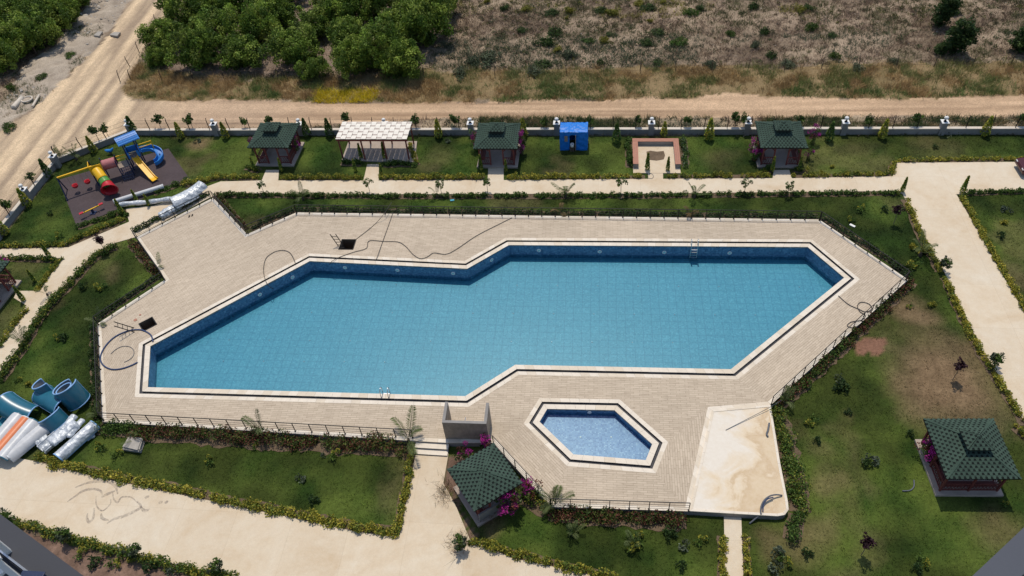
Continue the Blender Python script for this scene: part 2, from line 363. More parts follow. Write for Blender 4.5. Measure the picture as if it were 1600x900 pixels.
def leaf_quads(c, size, up=0.6, asp=0.55, r=rng):
    n = len(c); nrm = r.normal(size=(n, 3)); nrm /= np.linalg.norm(nrm, axis=1)[:, None]; nrm[:, 2] += up; nrm /= np.linalg.norm(nrm, axis=1)[:, None]
    t = np.cross(nrm, r.normal(size=(n, 3))); t /= np.linalg.norm(t, axis=1)[:, None]; b = np.cross(nrm, t)
    s = (np.broadcast_to(size, n)*r.uniform(0.7, 1.3, n))[:, None]
    V = np.stack([c+t*s, c+b*s*asp, c-t*s, c-b*s*asp], 1).reshape(-1, 3); Fq = np.arange(4*n).reshape(n, 4); return V, Fq
def blob(n, r=rng, shell=0.55):
    d = r.normal(size=(n, 3)); d /= np.linalg.norm(d, axis=1)[:, None]; return d*(shell+(1-shell)*r.random(n)**0.6)[:, None]
def pal(cols, n, r=rng, jit=0.18):
    c = np.array(cols)[r.integers(0, len(cols), n)]; return c*(1+r.normal(0, jit, (n, 1)))*(1+r.normal(0, 0.05, (n, 3)))
def blades(P, h, w, cols, lean=0.45, r=rng):
    """triangular blades rooted at P"""
    n = len(P); a = r.uniform(0, 2*math.pi, n); d = np.stack([np.cos(a), np.sin(a), 0*a], 1)
    l = r.normal(0, lean, (n, 2))*np.reshape(h, (-1, 1)); s = np.reshape(w, (-1, 1))
    tip = P+np.stack([l[:, 0], l[:, 1], np.broadcast_to(h, n)], 1)
    V = np.stack([P-d*s, P+d*s, tip], 1).reshape(-1, 3); return V, np.arange(3*n).reshape(n, 3), np.repeat(cols, 3, 0)
ORD = ['first', 'second', 'third', 'fourth', 'fifth', 'sixth', 'seventh', 'eighth', 'ninth', 'tenth', 'eleventh', 'twelfth', 'thirteenth', 'fourteenth', 'fifteenth', 'sixteenth', 'seventeenth', 'eighteenth', 'nineteenth', 'twentieth', 'twenty-first', 'twenty-second', 'twenty-third', 'twenty-fourth', 'twenty-fifth', 'twenty-sixth', 'twenty-seventh', 'twenty-eighth', 'twenty-ninth', 'thirtieth']
def label_row(objs, text, cat, group):
    """objs: list of (object, photo x); labels count them from the left"""
    for i, (o, _) in enumerate(sorted(objs, key=lambda t: t[1])):
        tag(o, text.format(ORD[i] if i < len(ORD) else str(i+1)+'th'), cat, group)

# ------------------------------------------------------------------ outlines measured on the ground
D = 0.45                                            # deck level
POOL = WL([(795, 383), (1262, 386), (1319, 434), (1142, 577), (805, 570), (727, 619), (231, 605), (235, 541), (484, 408), (730, 420)], D)
KID = WL([(855, 639), (960, 641), (1019, 694), (1009, 719), (896, 710), (843, 659)], D)
DECK = WL([(463, 332), (1280, 343), (1419, 437), (1204, 633), (1112, 641), (1077, 799), (861, 792), (771, 692), (701, 692), (649, 689), (160, 659), (152, 506), (258, 437), (212, 371), (333, 309), (386, 366)], D)
PLAT = WL([(1112, 641), (1204, 633), (1219, 725), (1231, 785), (1232, 797), (1226, 805), (1215, 807), (1077, 799)], D)
P_TOP = WL([(326, 291), (345, 284), (409, 282.5), (416, 266), (436, 266), (435, 282.5), (568, 282.5), (574, 257), (592, 257), (592, 282.5), (762, 282), (763, 262), (787, 262), (787, 282), (1013, 280), (1011, 255), (1036, 255), (1036, 280), (1207, 279), (1209, 266), (1233, 266), (1237, 279), (1395, 276), (1401, 255), (1640, 253), (1640, 298), (1494, 304), (1527, 360), (1567, 432), (1640, 556), (1640, 735), (1569, 600), (1532, 544), (1503, 483), (1473, 421), (1438, 360), (1410, 303), (1395, 299), (1000, 303), (600, 304), (345, 303), (328, 309), (212, 371), (180, 380), (147, 395), (107, 440), (67, 480), (32, 540), (-10, 594), (-10, 548), (22, 500), (42, 478), (22, 466), (27, 455), (60, 455), (99, 404), (-10, 401), (-10, 390), (107, 387), (202, 347), (197, 326), (240, 322)])
P_BOT = WL([(-60, 700), (60, 722), (150, 746), (300, 777), (450, 808), (560, 832), (624, 839), (650, 709), (701, 709), (693, 755), (712, 790), (735, 845), (800, 872), (920, 898), (1000, 915), (1000, 1010), (380, 905), (230, 872), (120, 842), (20, 812), (-60, 790)])
P_SML = WL([(1131, 806), (1158, 807), (1162, 920), (1133, 920)])
MATP = WL([(91, 281), (263, 232), (296, 279), (120, 354)], 0.03)
WA = [W2(207, 212), W2(1700, 210)]; WB = [W2(207, 212), W2(94, 256)]; WC = [W2(94, 256), W2(0, 372), W2(-60, 450)]
GARDEN = np.array([WA[1], WA[0], WB[1], WC[1], WC[2], (-75, 5), (60, 5), (75, WA[1][1])])
ROAD = WL([(285, -20), (262, 20), (233, 65), (216, 100), (188, 138), (205, 158), (320, 157), (430, 156), (500, 161), (620, 161), (760, 160), (900, 157), (1080, 153), (1140, 145), (1200, 151), (1380, 156), (1520, 150), (1700, 147), (1700, 184), (1400, 184), (1000, 185), (660, 186), (560, 197), (210, 205), (120, 236), (70, 262), (-40, 380), (-40, 232), (60, 165), (130, 98), (178, 45), (215, -20)])
RUBBLE = WL([(215, -20), (178, 45), (130, 98), (60, 165), (-40, 232), (-40, 190), (15, 145), (60, 90), (110, 45), (150, -20)])
VERGE = WL([(188, 138), (215, 100), (300, 122), (500, 122), (700, 108), (900, 108), (1200, 104), (1450, 98), (1700, 95), (1700, 150), (1380, 157), (1200, 152), (1080, 154), (900, 158), (500, 162), (205, 158)])
STRIP = WL([(660, 184), (1000, 184), (1700, 182), (1700, 205), (660, 207)])
ORCH = WL([(232, 60), (285, -30), (700, -30), (690, 60), (640, 110), (500, 112), (300, 118), (225, 100)])

# ------------------------------------------------------------------ ground: lawn, road and field cut from one relief
def ground():
    st = 0.33; xs = np.arange(-100, 72, st); ys = np.arange(4, 122, st)
    X, Y = np.meshgrid(xs, ys, indexing='ij'); wx = X+(vnoise(X, Y, 0.35, 1)-0.5)*3.2; wy = Y+(vnoise(X, Y, 0.35, 2)-0.5)*3.2
    lx = X+(vnoise(X, Y, 0.7, 1)-0.5)*1.0; ly = Y+(vnoise(X, Y, 0.7, 2)-0.5)*1.0
    ing = pip(X, Y, GARDEN); rd = pip(lx, ly, ROAD) & ~ing; ve = pip(wx, wy, VERGE) & ~ing & ~rd
    rb = pip(wx, wy, RUBBLE) & ~rd & ~ing; orc = pip(wx, wy, ORCH) & ~rd & ~ing; strip = pip(X, Y, STRIP) & ~ing & ~rd
    n1 = vnoise(X, Y, 0.12, 0); n2 = vnoise(X, Y, 0.6, 3); n3 = vnoise(X, Y, 2.0, 4, 3)
    def lerp(a, b, t): return np.array(a)*(1-t[..., None])+np.array(b)*t[..., None]
    C = lerp((0.155, 0.115, 0.078), (0.33, 0.25, 0.175), np.clip((n1+n2*0.7-0.5)*1.6, 0, 1))          # dry scrub soil
    C = np.where(orc[..., None], lerp((0.17, 0.125, 0.095), (0.28, 0.215, 0.17), n2), C)
    C = np.where(ve[..., None], lerp((0.17, 0.13, 0.06), (0.27, 0.19, 0.10), n2), C)
    C = np.where(strip[..., None], lerp((0.26, 0.20, 0.13), (0.40, 0.31, 0.21), n2), C)
    C = np.where(rb[..., None], lerp((0.27, 0.22, 0.17), (0.44, 0.37, 0.29), np.clip(n2*1.2-0.1+(n3-0.5)*0.5, 0, 1)), C)
    # road: streaks along the way of travel; the side road is paler and yellower
    a0 = W2(60, 250); a1 = W2(245, 0); dv = (a1-a0)/np.linalg.norm(a1-a0); q = (X-a0[0])*(-dv[1])+(Y-a0[1])*dv[0]
    al = (X-a0[0])*dv[0]+(Y-a0[1])*dv[1]
    side = (X < W2(215, 160)[0]+(Y-W2(215, 160)[1])*0.0+4)
    st1 = vnoise(q*1.3, al*0.06, 1.0, 2, 4); st2 = vnoise(Y*1.6+X*0.02, X*0.05, 1.0, 5, 4)
    t1 = np.clip((st1-0.33)*2.9, 0, 1); t2 = np.clip((st2-0.33)*2.9, 0, 1)
    far = lerp((0.31, 0.205, 0.125), (0.55, 0.38, 0.24), t2); sid = lerp((0.34, 0.255, 0.175), (0.65, 0.49, 0.315), t1)
    wgt = np.clip((X-W2(190, 180)[0])/9.0, 0, 1); grey = np.clip((W2(560, 175)[0]-X)/12.0, 0, 1)*wgt
    roadc = sid*(1-wgt[..., None])+far*wgt[..., None]; roadc = roadc*(1-0.3*grey[..., None])+np.array((0.40, 0.31, 0.235))*0.3*grey[..., None]
    C = np.where(rd[..., None], roadc, C)
    lawn = lerp((0.020, 0.042, 0.006), (0.058, 0.080, 0.014), np.clip((n1*0.5+n2*0.8-0.45)*2.6+0.1, 0, 1))
    lawn = lawn*(0.62+0.74*np.clip((vnoise(X, Y, 0.33, 4, 3)-0.5)*3+0.5, 0, 1))[..., None]; dry = np.zeros(X.shape)
    for px, py, r_, k in DRY:
        c = W2(px, py); dd = np.hypot(wx-c[0], wy-c[1])/r_; dry = np.maximum(dry, k*np.clip(1.5-dd*1.15, 0, 1))
    dry = np.maximum(dry, np.clip((vnoise(X, Y, 0.22, 2, 5)-0.60)*2.5, 0, 0.25)); lawn = lawn*(1-dry[..., None])+lerp((0.13, 0.085, 0.045), (0.22, 0.15, 0.085), n3)*dry[..., None]
    c = W2(1361, 541); cc = np.hypot((X-c[0]+(n3-.5)*1.2)/1.3, (Y-c[1]+(n2-.5)*1.2)/0.85) < 1; lawn = np.where(cc[..., None], np.array((0.20, 0.105, 0.068)), lawn)
    bed = pip(X, Y, BED) | pip(X, Y, BED2); lawn = np.where(bed[..., None], lerp((0.10, 0.062, 0.042), (0.24, 0.155, 0.115), n3), lawn)
    C = np.where(ing[..., None], lawn, C)
    C *= (0.86+0.28*n3)[..., None]
    Z = np.where(ing, (n2-0.5)*0.05, np.where(rd, (np.where(side, st1, st2)-0.5)*0.16+0.02, (n2-0.5)*0.35+(n3-0.5)*0.18))
    Z = np.where(rb, (n2-0.4)*0.6+(n3-0.5)*0.3, Z); dk = pip(X, Y, offset_poly(DECK, -0.35)) | pip(X, Y, PLAT); Z = np.where(ing, np.minimum(Z, 0.012), Z)
    nx, ny = X.shape; idx = np.arange(nx*ny).reshape(nx, ny); V = np.stack([X, Y, Z], -1).reshape(-1, 3); C = C.reshape(-1, 3)
    Q = np.stack([idx[:-1, :-1], idx[1:, :-1], idx[1:, 1:], idx[:-1, 1:]], -1).reshape(-1, 4)
    cx = V[Q].mean(1); g = pip(cx[:, 0], cx[:, 1], GARDEN); rr = rd.reshape(-1)[Q].sum(1) >= 2
    hole = pip(cx[:, 0], cx[:, 1], offset_poly(DECK, -0.4))
    for nm, sel, mt in (('lawn', g & ~hole, 'lawn'), ('dirt_road', ~g & rr, 'ground'), ('field', ~g & ~rr, 'ground')):
        q_ = Q[sel]; u, inv = np.unique(q_, return_inverse=True)
        tag(link(nm, mesh_np(nm, V[u], inv.reshape(-1, 4), MAT[mt], C[u], True)), kind='structure')
    b = MB(); b.box((0, 300, -5.0), (2400, 2400, 2.0)); 
    me = b.build('terrain', vary('far_terrain', (0.22, 0.17, 0.125), 0.95, 0.3, 0.02)); tag(me, kind='structure')
DRY = [(1428, 497, 1.6, 0.8), (1476, 592, 3.9, 1.0), (1425, 605, 2.2, 0.75), (1300, 762, 1.3, 0.45), (1290, 830, 1.3, 0.45), (1288, 705, 1.0, 0.3), (1262, 840, 1.6, 0.5), (1215, 855, 1.2, 0.5), (1560, 835, 1.6, 0.4), (310, 227, 1.3, 0.8), (1130, 250, 1.6, 0.22), (690, 245, 1.6, 0.22), (165, 432, 1.2, 0.3), (1395, 545, 1.3, 0.4), (1585, 425, 1.5, 0.4), (760, 818, 0.9, 0.6), (1470, 240, 2.5, 0.2), (1340, 235, 2.5, 0.2)]
BED2 = WL([(701, 712), (765, 702), (745, 740), (715, 760), (722, 800), (745, 838), (733, 838), (711, 790), (693, 755)])
BED = WL([(-60, 800), (20, 815), (120, 845), (230, 875), (380, 908), (380, 1000), (-60, 1000)])
ground()

# ------------------------------------------------------------------ paths
def path_sheet(name, poly, z=0.045):
    b = MB(); b.prism(poly, -0.12, z); return tag(b.build(name, 'path'), kind='structure')
path_sheet('garden_path', P_TOP); path_sheet('driveway', P_BOT); path_sheet('footpath', P_SML)

# ------------------------------------------------------------------ pool deck, pools
def flat(name, polys, z, material, parent=None):
    """polys: list of (outer, holes, uv angle)"""
    me = bpy.data.meshes.new(name); V = []; Fs = []; UV = []
    for outer, holes, ang in polys:
        rings = [[Vector((p[0], p[1], 0)) for p in r] for r in [outer]+holes]; pts = [p for r in rings for p in r]; o = len(V)
        V += [(p.x, p.y, z) for p in pts]; c, s = math.cos(-ang), math.sin(-ang); UV += [(p.x*c-p.y*s, p.x*s+p.y*c) for p in pts]
        for t in tessellate_polygon(rings):
            A, B, C_ = (pts[i] for i in t); t = list(t)
            if (B-A).cross(C_-A).z < 0: t = t[::-1]
            Fs.append(tuple(o+i for i in t))
    me.from_pydata(V, [], Fs); me.update(); uv = me.uv_layers.new(name='UVMap')
    for l in me.loops: uv.data[l.index].uv = UV[l.vertex_index]
    me.materials.append(MAT[material]); return link(name, me, parent)
OUT = 0.88                                            # coping + gutter + outer stone band
Q = offset_poly(POOL, OUT); K = offset_poly(KID, OUT)
DI = offset_poly(DECK, -0.28)
ang = lambda a, b: math.atan2(b[1]-a[1], b[0]-a[0])
aX = ang(POOL[5], POOL[6])+math.pi; aD = ang(POOL[7], POOL[8]); aR = ang(POOL[3], POOL[2]); aK = ang(DECK[6], DECK[7]); aV = aX+math.pi/2
def rect(px, py, w, h, a, z=D):
    c = W2(px, py, z); u = np.array([math.cos(a), math.sin(a)]); v = np.array([-u[1], u[0]])
    return [c-u*w/2-v*h/2, c+u*w/2-v*h/2, c+u*w/2+v*h/2, c-u*w/2+v*h/2]
HATCH1 = rect(543, 382, 1.15, 1.15, aX); HATCH2 = rect(231, 506.5, 1.0, 0.95, aD)
mS = W2(752, 640, D); 
# split points on the outer boundary for the mitred paving
kL = K[5]; kBL = K[4]; kTR = K[1]; kR = K[2]; kBR = K[3]; kTL = K[0]
sectors = [
    ([DI[0], DI[1], Q[1], Q[0], Q[9], Q[8]], [HATCH1], aX),
    ([DI[1], DI[2], Q[2], Q[1]], [], aR), ([DI[2], DI[3], Q[3], Q[2]], [], aR),
    ([DI[0], Q[8], Q[7], DI[11], DI[12], DI[13], DI[14], DI[15]], [HATCH2], aD),
    ([DI[11], Q[7], Q[6], DI[10]], [], aV),
    ([DI[10], Q[6], Q[5], DI[9]], [], aX),
    ([DI[9], Q[5], kL, DI[7], DI[8]], [], aX),
    ([Q[5], Q[4], Q[3], DI[3], DI[4], kR, kTR, kTL, kL], [], aX),
    ([DI[7], kL, kBL, DI[6]], [], aK),
    ([kBL, kBR, DI[5], DI[6]], [], aX),
    ([kR, DI[4], DI[5], kBR], [], aV)]
deck = flat('pool_deck', sectors, D, 'deck'); tag(deck, kind='structure')
side = MB()
n = len(DECK)
for i in range(n):
    if i in (3, 4): continue
    a, b = DECK[i], DECK[(i+1) % n]
    side.add([(a[0], a[1], -0.1), (b[0], b[1], -0.1), (b[0], b[1], D-0.03), (a[0], a[1], D-0.03)], [(0, 1, 2, 3)])
side.build('side_wall', 'concrete', deck)
def ring_stones(poly, d0, d1, zt, th, parent, L=0.62, mats=('travertine', 'travertine2'), skip=(), name='coping_stone', gap=0.008):
    """stones laid along a polygon between the offsets d0 and d1, mitred at its corners"""
    A = offset_poly(poly, d0) if d0 else np.array(poly); B = offset_poly(poly, d1) if d1 else np.array(poly); n = len(A)
    for i in range(n):
        if i in skip: continue
        a0, a1, b0, b1 = A[i], A[(i+1) % n], B[i], B[(i+1) % n]; ln = np.linalg.norm(a1-a0); k = max(1, round(ln/L)); g = gap/ln
        for j in range(k):
            t0, t1 = j/k+g/2, (j+1)/k-g/2
            p = [a0+(a1-a0)*t0, a0+(a1-a0)*t1, b0+(b1-b0)*t1, b0+(b1-b0)*t0]
            s = MB(); s.prism(p, zt-th, zt+rng.uniform(-0.002, 0.003)); s.build(name, mats[int(rng.random() < 0.35)], parent)
# deck edging stones
ring_stones(DECK, 0.0, -0.283, D+0.004, 0.07, deck, 0.75, name='edging_stone')
ring_stones(PLAT, 0.0, -0.16, D+0.05, 0.2, deck, 0.9, name='kerb_stone')
def pool(name, poly, floor_z, water_z, floor_mat, wall_mat, uva):
    root = empty(name, (*poly.mean(0), floor_z)); tag(root, kind='structure')
    base = tag(flat('pool_floor', [(poly-poly.mean(0), [], uva)], 0.0, floor_mat, root))
    n = len(poly); area = sum(poly[i][0]*poly[(i+1) % n][1]-poly[(i+1) % n][0]*poly[i][1] for i in range(n)); pp = poly if area > 0 else poly[::-1]
    me = bpy.data.meshes.new('pool_wall'); V = []; Fs = []; UV = []; u0 = 0
    for i in range(n):
        a, b = pp[i], pp[(i+1) % n]; l = np.linalg.norm(b-a); o = len(V)
        V += [(*a, floor_z), (*b, floor_z), (*b, D-0.02), (*a, D-0.02)]; UV += [(u0, 0), (u0+l, 0), (u0+l, D-floor_z), (u0, D-floor_z)]; u0 += l; Fs.append((o+3, o+2, o+1, o))
    V = [tuple(np.array(v)-np.array(root.location)) for v in V]; me.from_pydata(V, [], Fs); uv = me.uv_layers.new(name='UVMap')
    for l in me.loops: uv.data[l.index].uv = UV[l.vertex_index]
    me.materials.append(MAT[wall_mat]); link('pool_wall', me, root)
    wt = flat('pool_water', [(poly, [], 0)], water_z, 'water'); tag(wt, kind='structure')
    g = MB()
    A, B = offset_poly(poly, 0.38), offset_poly(poly, 0.58)
    for i in range(n):
        a0, a1, b0, b1 = A[i], A[(i+1) % n], B[i], B[(i+1) % n]
        g.add([(*a0, D-0.13), (*a1, D-0.13), (*b1, D-0.13), (*b0, D-0.13)], [(0, 1, 2, 3)])
        for p0, p1 in ((a0, a1), (b0, b1)): g.add([(*p0, D-0.13), (*p1, D-0.13), (*p1, D), (*p0, D)], [(0, 1, 2, 3)])
    g.build('overflow_gutter', 'gutter', root, world=True)
    holder = empty('coping', (0, 0, 0)); holder.parent = root; holder.location = -np.array(root.location)
    bpy.context.view_layer.update()
    ring_stones(poly, 0.0, 0.38, D+0.012, 0.13, holder, 0.62); ring_stones(poly, 0.58, OUT+0.003, D+0.006, 0.10, holder, 0.62, name='border_stone')
    return root
pool_root = pool('swimming_pool', POOL, -0.95, -0.62, 'poolfloor', 'poolwall', aX)
kid_root = pool('paddling_pool', KID, D-0.62, D-0.36, 'kidfloor', 'poolwall', aX)
for y_, x0, x1 in ((446, 556, 1250), (490, 424, 1190), (534, 358, 1060), (567, 349, 620)):
    for px in range(x0, x1, 63):
        p = W2(px, y_+(px-800)*0.006, -0.95)
        if pip(np.array([p[0]]), np.array([p[1]]), offset_poly(POOL, -0.5))[0]:
            b = MB(); b.lathe([(0.05, 0), (0.05, 0.012), (0.03, 0.03), (0, 0.03)], (*p, -0.945), 10); b.build('floor_inlet', 'steel', pool_root, True)
for px, py in ((907, 683), (955, 683)): b = MB(); b.lathe([(0.06, 0), (0.06, 0.012), (0, 0.03)], (*W2(px, py, D-0.62), D-0.615), 10); b.build('floor_inlet', 'white', kid_root, True)
# platform slab with its stain map
def platform():
    P = offset_poly(PLAT, -0.16); b = MB(); b.prism(P, -0.1, D+0.02); o = b.build('slide_platform', 'platform')
    tag(o, kind='structure')
    w = MB()
    for i in range(1, len(PLAT)):
        a_, b_ = PLAT[i], PLAT[(i+1) % len(PLAT)]
        if i == len(PLAT)-1: continue
        w.add([(*a_, -0.1), (*b_, -0.1), (*b_, D-0.02), (*a_, D-0.02)], [(0, 1, 2, 3)])
    w.build('side_wall', 'concrete', o)
platform()
# steps at the end of the walkway
st = empty('garden_steps', (*W2(675, 706), 0)); tag(st, 'two pale stone steps from the walkway up to the pool deck', 'steps')
e0, e1 = DECK[9], DECK[8]; ed = (e1-e0)/np.linalg.norm(e1-e0); en = np.array([ed[1], -ed[0]])
for k in range(2):
    s = MB(); a = e0+en*(0.38*k+0.004); b_ = e1+en*(0.38*k+0.004); s.prism([a, b_, b_+en*0.38, a+en*0.38], -0.05, D-0.15*(k+1)-0.035); s.build('riser', 'concrete', st, True)
    s = MB(); s.prism([a, b_, b_+en*0.40, a+en*0.40], D-0.15*(k+1)-0.03, D-0.15*(k+1)+0.005); s.build('tread', 'travertine', st, True)
# pool lights
lights = []
for px, py in [(406, 460), (457, 433), (539, 418), (621, 422), (708, 427), (768, 406), (842, 391), (937, 393), (1038, 394), (1140, 395)]:
    n = len(POOL); best = None
    for z in np.arange(D, -1.0, -0.03):
        p = W2(px, py, z)
        dmin = min((np.linalg.norm(np.cross(POOL[(i+1) % n]-POOL[i], p-POOL[i]))/np.linalg.norm(POOL[(i+1) % n]-POOL[i]), i) for i in (0, 7, 8, 9))
        if best is None or dmin[0] < best[0]: best = (dmin[0], dmin[1], z, p)
    _, i, z, p = best; e = POOL[(i+1) % n]-POOL[i]; e = e/np.linalg.norm(e); nn = np.array([e[1], -e[0]])
    if pip(np.array([(p+nn*0.3)[0]]), np.array([(p+nn*0.3)[1]]), POOL)[0] == False: nn = -nn
    r = empty('pool_light', (p[0], p[1], z)); b = MB(); o3 = np.array([0, 0, 0.0]); ax = np.array([nn[0], nn[1], 0])
    b.tube([o3, ax*0.03], 0.17, 16); b.build('bezel', 'white', r); b = MB(); b.tube([ax*0.031, ax*0.045], 0.10, 14); b.build('lens', 'steel', r); lights.append((r, px))
label_row(lights, 'round white underwater lamp in far wall of swimming pool, {} from left', 'pool light', 'lamps in the pool wall')
r = empty('pool_light', (*W2(921, 644, D-0.25)[:2], D-0.25)); b = MB(); b.tube([(0, 0, 0), (0, -0.03, 0)], 0.14, 14); b.build('bezel', 'white', r); tag(r, 'single round lamp in the wall of the small paddling pool', 'pool light')
def pool_ladder(px, py, inward, label):
    c = W2(px, py, D); u = np.array([inward[1], -inward[0]]); r = empty('pool_ladder', (*c, D)); tag(r, label, 'pool ladder', 'steel pool ladders')
    for s in (-1, 1):
        o = u*0.26*s; P = [(*(o-np.array(inward)*0.35), 0), (*(o-np.array(inward)*0.30), 0.55), (*(o-np.array(inward)*0.1), 0.72), (*(o+np.array(inward)*0.10), 0.6), (*(o+np.array(inward)*0.12), 0), (*(o+np.array(inward)*0.12), -1.25)]
        b = MB(); b.tube(spline(P, 5), 0.03, 8); b.build('handrail', 'steel', r, smooth=True)
    for k in range(4):
        b = MB(); z = -0.2-0.28*k; b.bar((*(u*-0.26+np.array(inward)*0.12), z), (*(u*0.26+np.array(inward)*0.12), z), 0.10, 0.03); b.build('rung', 'steel', r)
pool_ladder(1085, 386, (0, -1), 'steel pool ladder on the far edge of the swimming pool')
pool_ladder(603, 615, (0, 1), 'steel pool ladder on the near edge of the swimming pool')
# hatches
def hatch(poly, label, pts, ltop, off):
    c = np.mean(poly, 0); r = empty('service_hatch', (*c, D)); tag(r, label, 'hatch', 'open service hatches in the deck'); b = MB(); n = 4
    for i in range(4):
        a, q = poly[i], poly[(i+1) % 4]; b.add([(*a, D), (*q, D), (*q, D-1.6), (*a, D-1.6)], [(0, 1, 2, 3)])
    b.add([(*p, D-1.6) for p in poly], [(0, 1, 2, 3)]); b.build('shaft', 'soil', r, True)
    I = np.array(poly); O = offset_poly(I, 0.07)
    for i in range(4):
        b = MB(); b.prism([I[i], I[(i+1) % 4], O[(i+1) % 4], O[i]], D+0.002, D+0.02); b.build('frame', 'black', r, True)
    ld = empty('ladder', (*c, D-1.5)); tag(ld, label.replace('open square hatch in the deck', 'dark ladder out of the hatch'), 'ladder', 'ladders in the hatches')
    top = np.array(W(*ltop, D+1.25)); bot = np.array([c[0]+off[0], c[1]+off[1], D-1.5]); d = top-bot; h = np.cross(d, (0, 0, 1)); h /= np.linalg.norm(h)
    h = np.array([-d[1], d[0], 0]); h = h/np.linalg.norm(h)
    if pts == 'x': h = np.array([math.cos(aX), math.sin(aX), 0])
    for s in (-1, 1):
        b = MB(); b.bar(bot+h*0.24*s, top+h*0.24*s, 0.05, 0.05); b.build('stile', 'rail', ld, True)
    for k in range(9):
        t = (k+0.6)/9.4; b = MB(); p = bot+d*t; b.bar(p-h*0.24, p+h*0.24, 0.035); b.build('rung', 'rail', ld, True)
hatch(HATCH1, 'open square hatch in the deck above the pool corner by the cables', 'x', (520, 366), (0.05, -0.35))
hatch(HATCH2, 'open square hatch in the deck beside the blue hose loop', 'y', (178, 506), (0.2, -0.05))

# ------------------------------------------------------------------ railings
def railing(pts, label, hgt=0.95, sp=1.15, z=D):
    P = WL(pts, z); r = empty('railing', (*P[0], z)); tag(r, label, 'railing', 'dark railings round the pool deck')
    post = None
    for i in range(len(P)-1):
        a, b_ = P[i], P[i+1]; L = np.linalg.norm(b_-a); k = max(1, round(L/sp)); rz = ang(a, b_)
        for j in range(k+1):
            if i and j == 0: continue
            p = a+(b_-a)*j/k-P[0]
            if post is None:
                m_ = MB(); m_.box((0, 0, hgt/2), (0.045, 0.045, hgt)); m_.box((0, 0, 0.008), (0.12, 0.12, 0.016)); post = m_.build('post', 'rail', r); post.location = (*p, 0); post.rotation_euler = (0, 0, rz)
            else:
                q = post.copy(); COL.objects.link(q); q.parent = r; q.location = (*p, 0); q.rotation_euler = (0, 0, rz)
        for zz, w in ((hgt, 0.045), (hgt*0.68, 0.018), (hgt*0.42, 0.018), (hgt*0.18, 0.018)):
            m_ = MB(); m_.bar((*a, z+zz), (*b_, z+zz), w); m_.build('rail', 'rail', r, True)
railing([(162, 657), (645, 684)], 'long dark railing along the near deck edge left of the steps')
railing([(154, 508), (161, 655)], 'short dark railing on the left deck end by the blue hose loop')
railing([(258, 438), (154, 507)], 'dark railing on the slanting left deck edge above the ladder hatch')
railing([(212, 372), (257, 436)], 'short dark railing below the wrapped slide parts, left of deck corner')
railing([(331, 311), (214, 370)], 'dark railing along the deck edge beside the silver wrapped bundles')
railing([(385, 365), (334, 311)], 'short dark railing on the right side of the deck extension')
railing([(463, 334), (388, 365)], 'short slanting dark railing between deck extension and far deck edge')
railing([(464, 333), (1280, 344)], 'very long dark railing along the far edge of the deck')
railing([(1281, 345), (1415, 437)], 'dark railing on the upper right slanting deck edge')
railing([(1416, 438), (1205, 632)], 'dark railing on the lower right slanting deck edge')
railing([(771, 693), (860, 790)], 'dark railing between the shingled roof and the paddling pool')
railing([(861, 791), (1076, 798)], 'dark railing on the near deck edge below the paddling pool')

# ------------------------------------------------------------------ shower screen
def shower():
    zt = 2.35; a = W2(690.5, 660, zt); b_ = W2(760, 662, zt); c = W2(697.5, 628, zt); d = W2(764, 630, zt)
    r = empty('shower_screen', (*((a+b_)/2), 0)); tag(r, 'U-shaped stone shower screen wall beside the steps', 'wall')
    u = (b_-a)/np.linalg.norm(b_-a); v = np.array([-u[1], u[0]]); L = np.linalg.norm(c-a); w = np.linalg.norm(b_-a); t = 0.17
    def wall(p, q, th, z0, nm):
        dd = (q-p)/np.linalg.norm(q-p); nn = np.array([-dd[1], dd[0]]); m_ = MB(); m_.prism([p, q, q+nn*th, p+nn*th], z0, zt-0.04); m_.build(nm, 'shower', r, True)
        m_ = MB(); e = 0.012; m_.prism([p-nn*e, q-nn*e, q+nn*(th+e), p+nn*(th+e)], zt-0.039, zt); m_.build('cap', 'concrete', r, True)
    wall(a, b_, t, 0.0, 'front_wall')
    p = a+v*(t+0.016); wall(p+u*t, p+u*t+v*(L-t), t, D+0.003, 'side_wall'); p = b_+v*(t+0.016); wall(p, p+v*(L-t), t, D+0.003, 'side_wall')
    m_ = MB(); c0 = a+u*w*0.5+v*(t+0.1); m_.tube(spline([(*c0, D+0.9), (*c0, 2.0), (*(c0+v*0.08), 2.12), (*(c0+v*0.3), 2.12)], 4), 0.02, 8); m_.build('shower_pipe', 'steel', r, True)
shower()

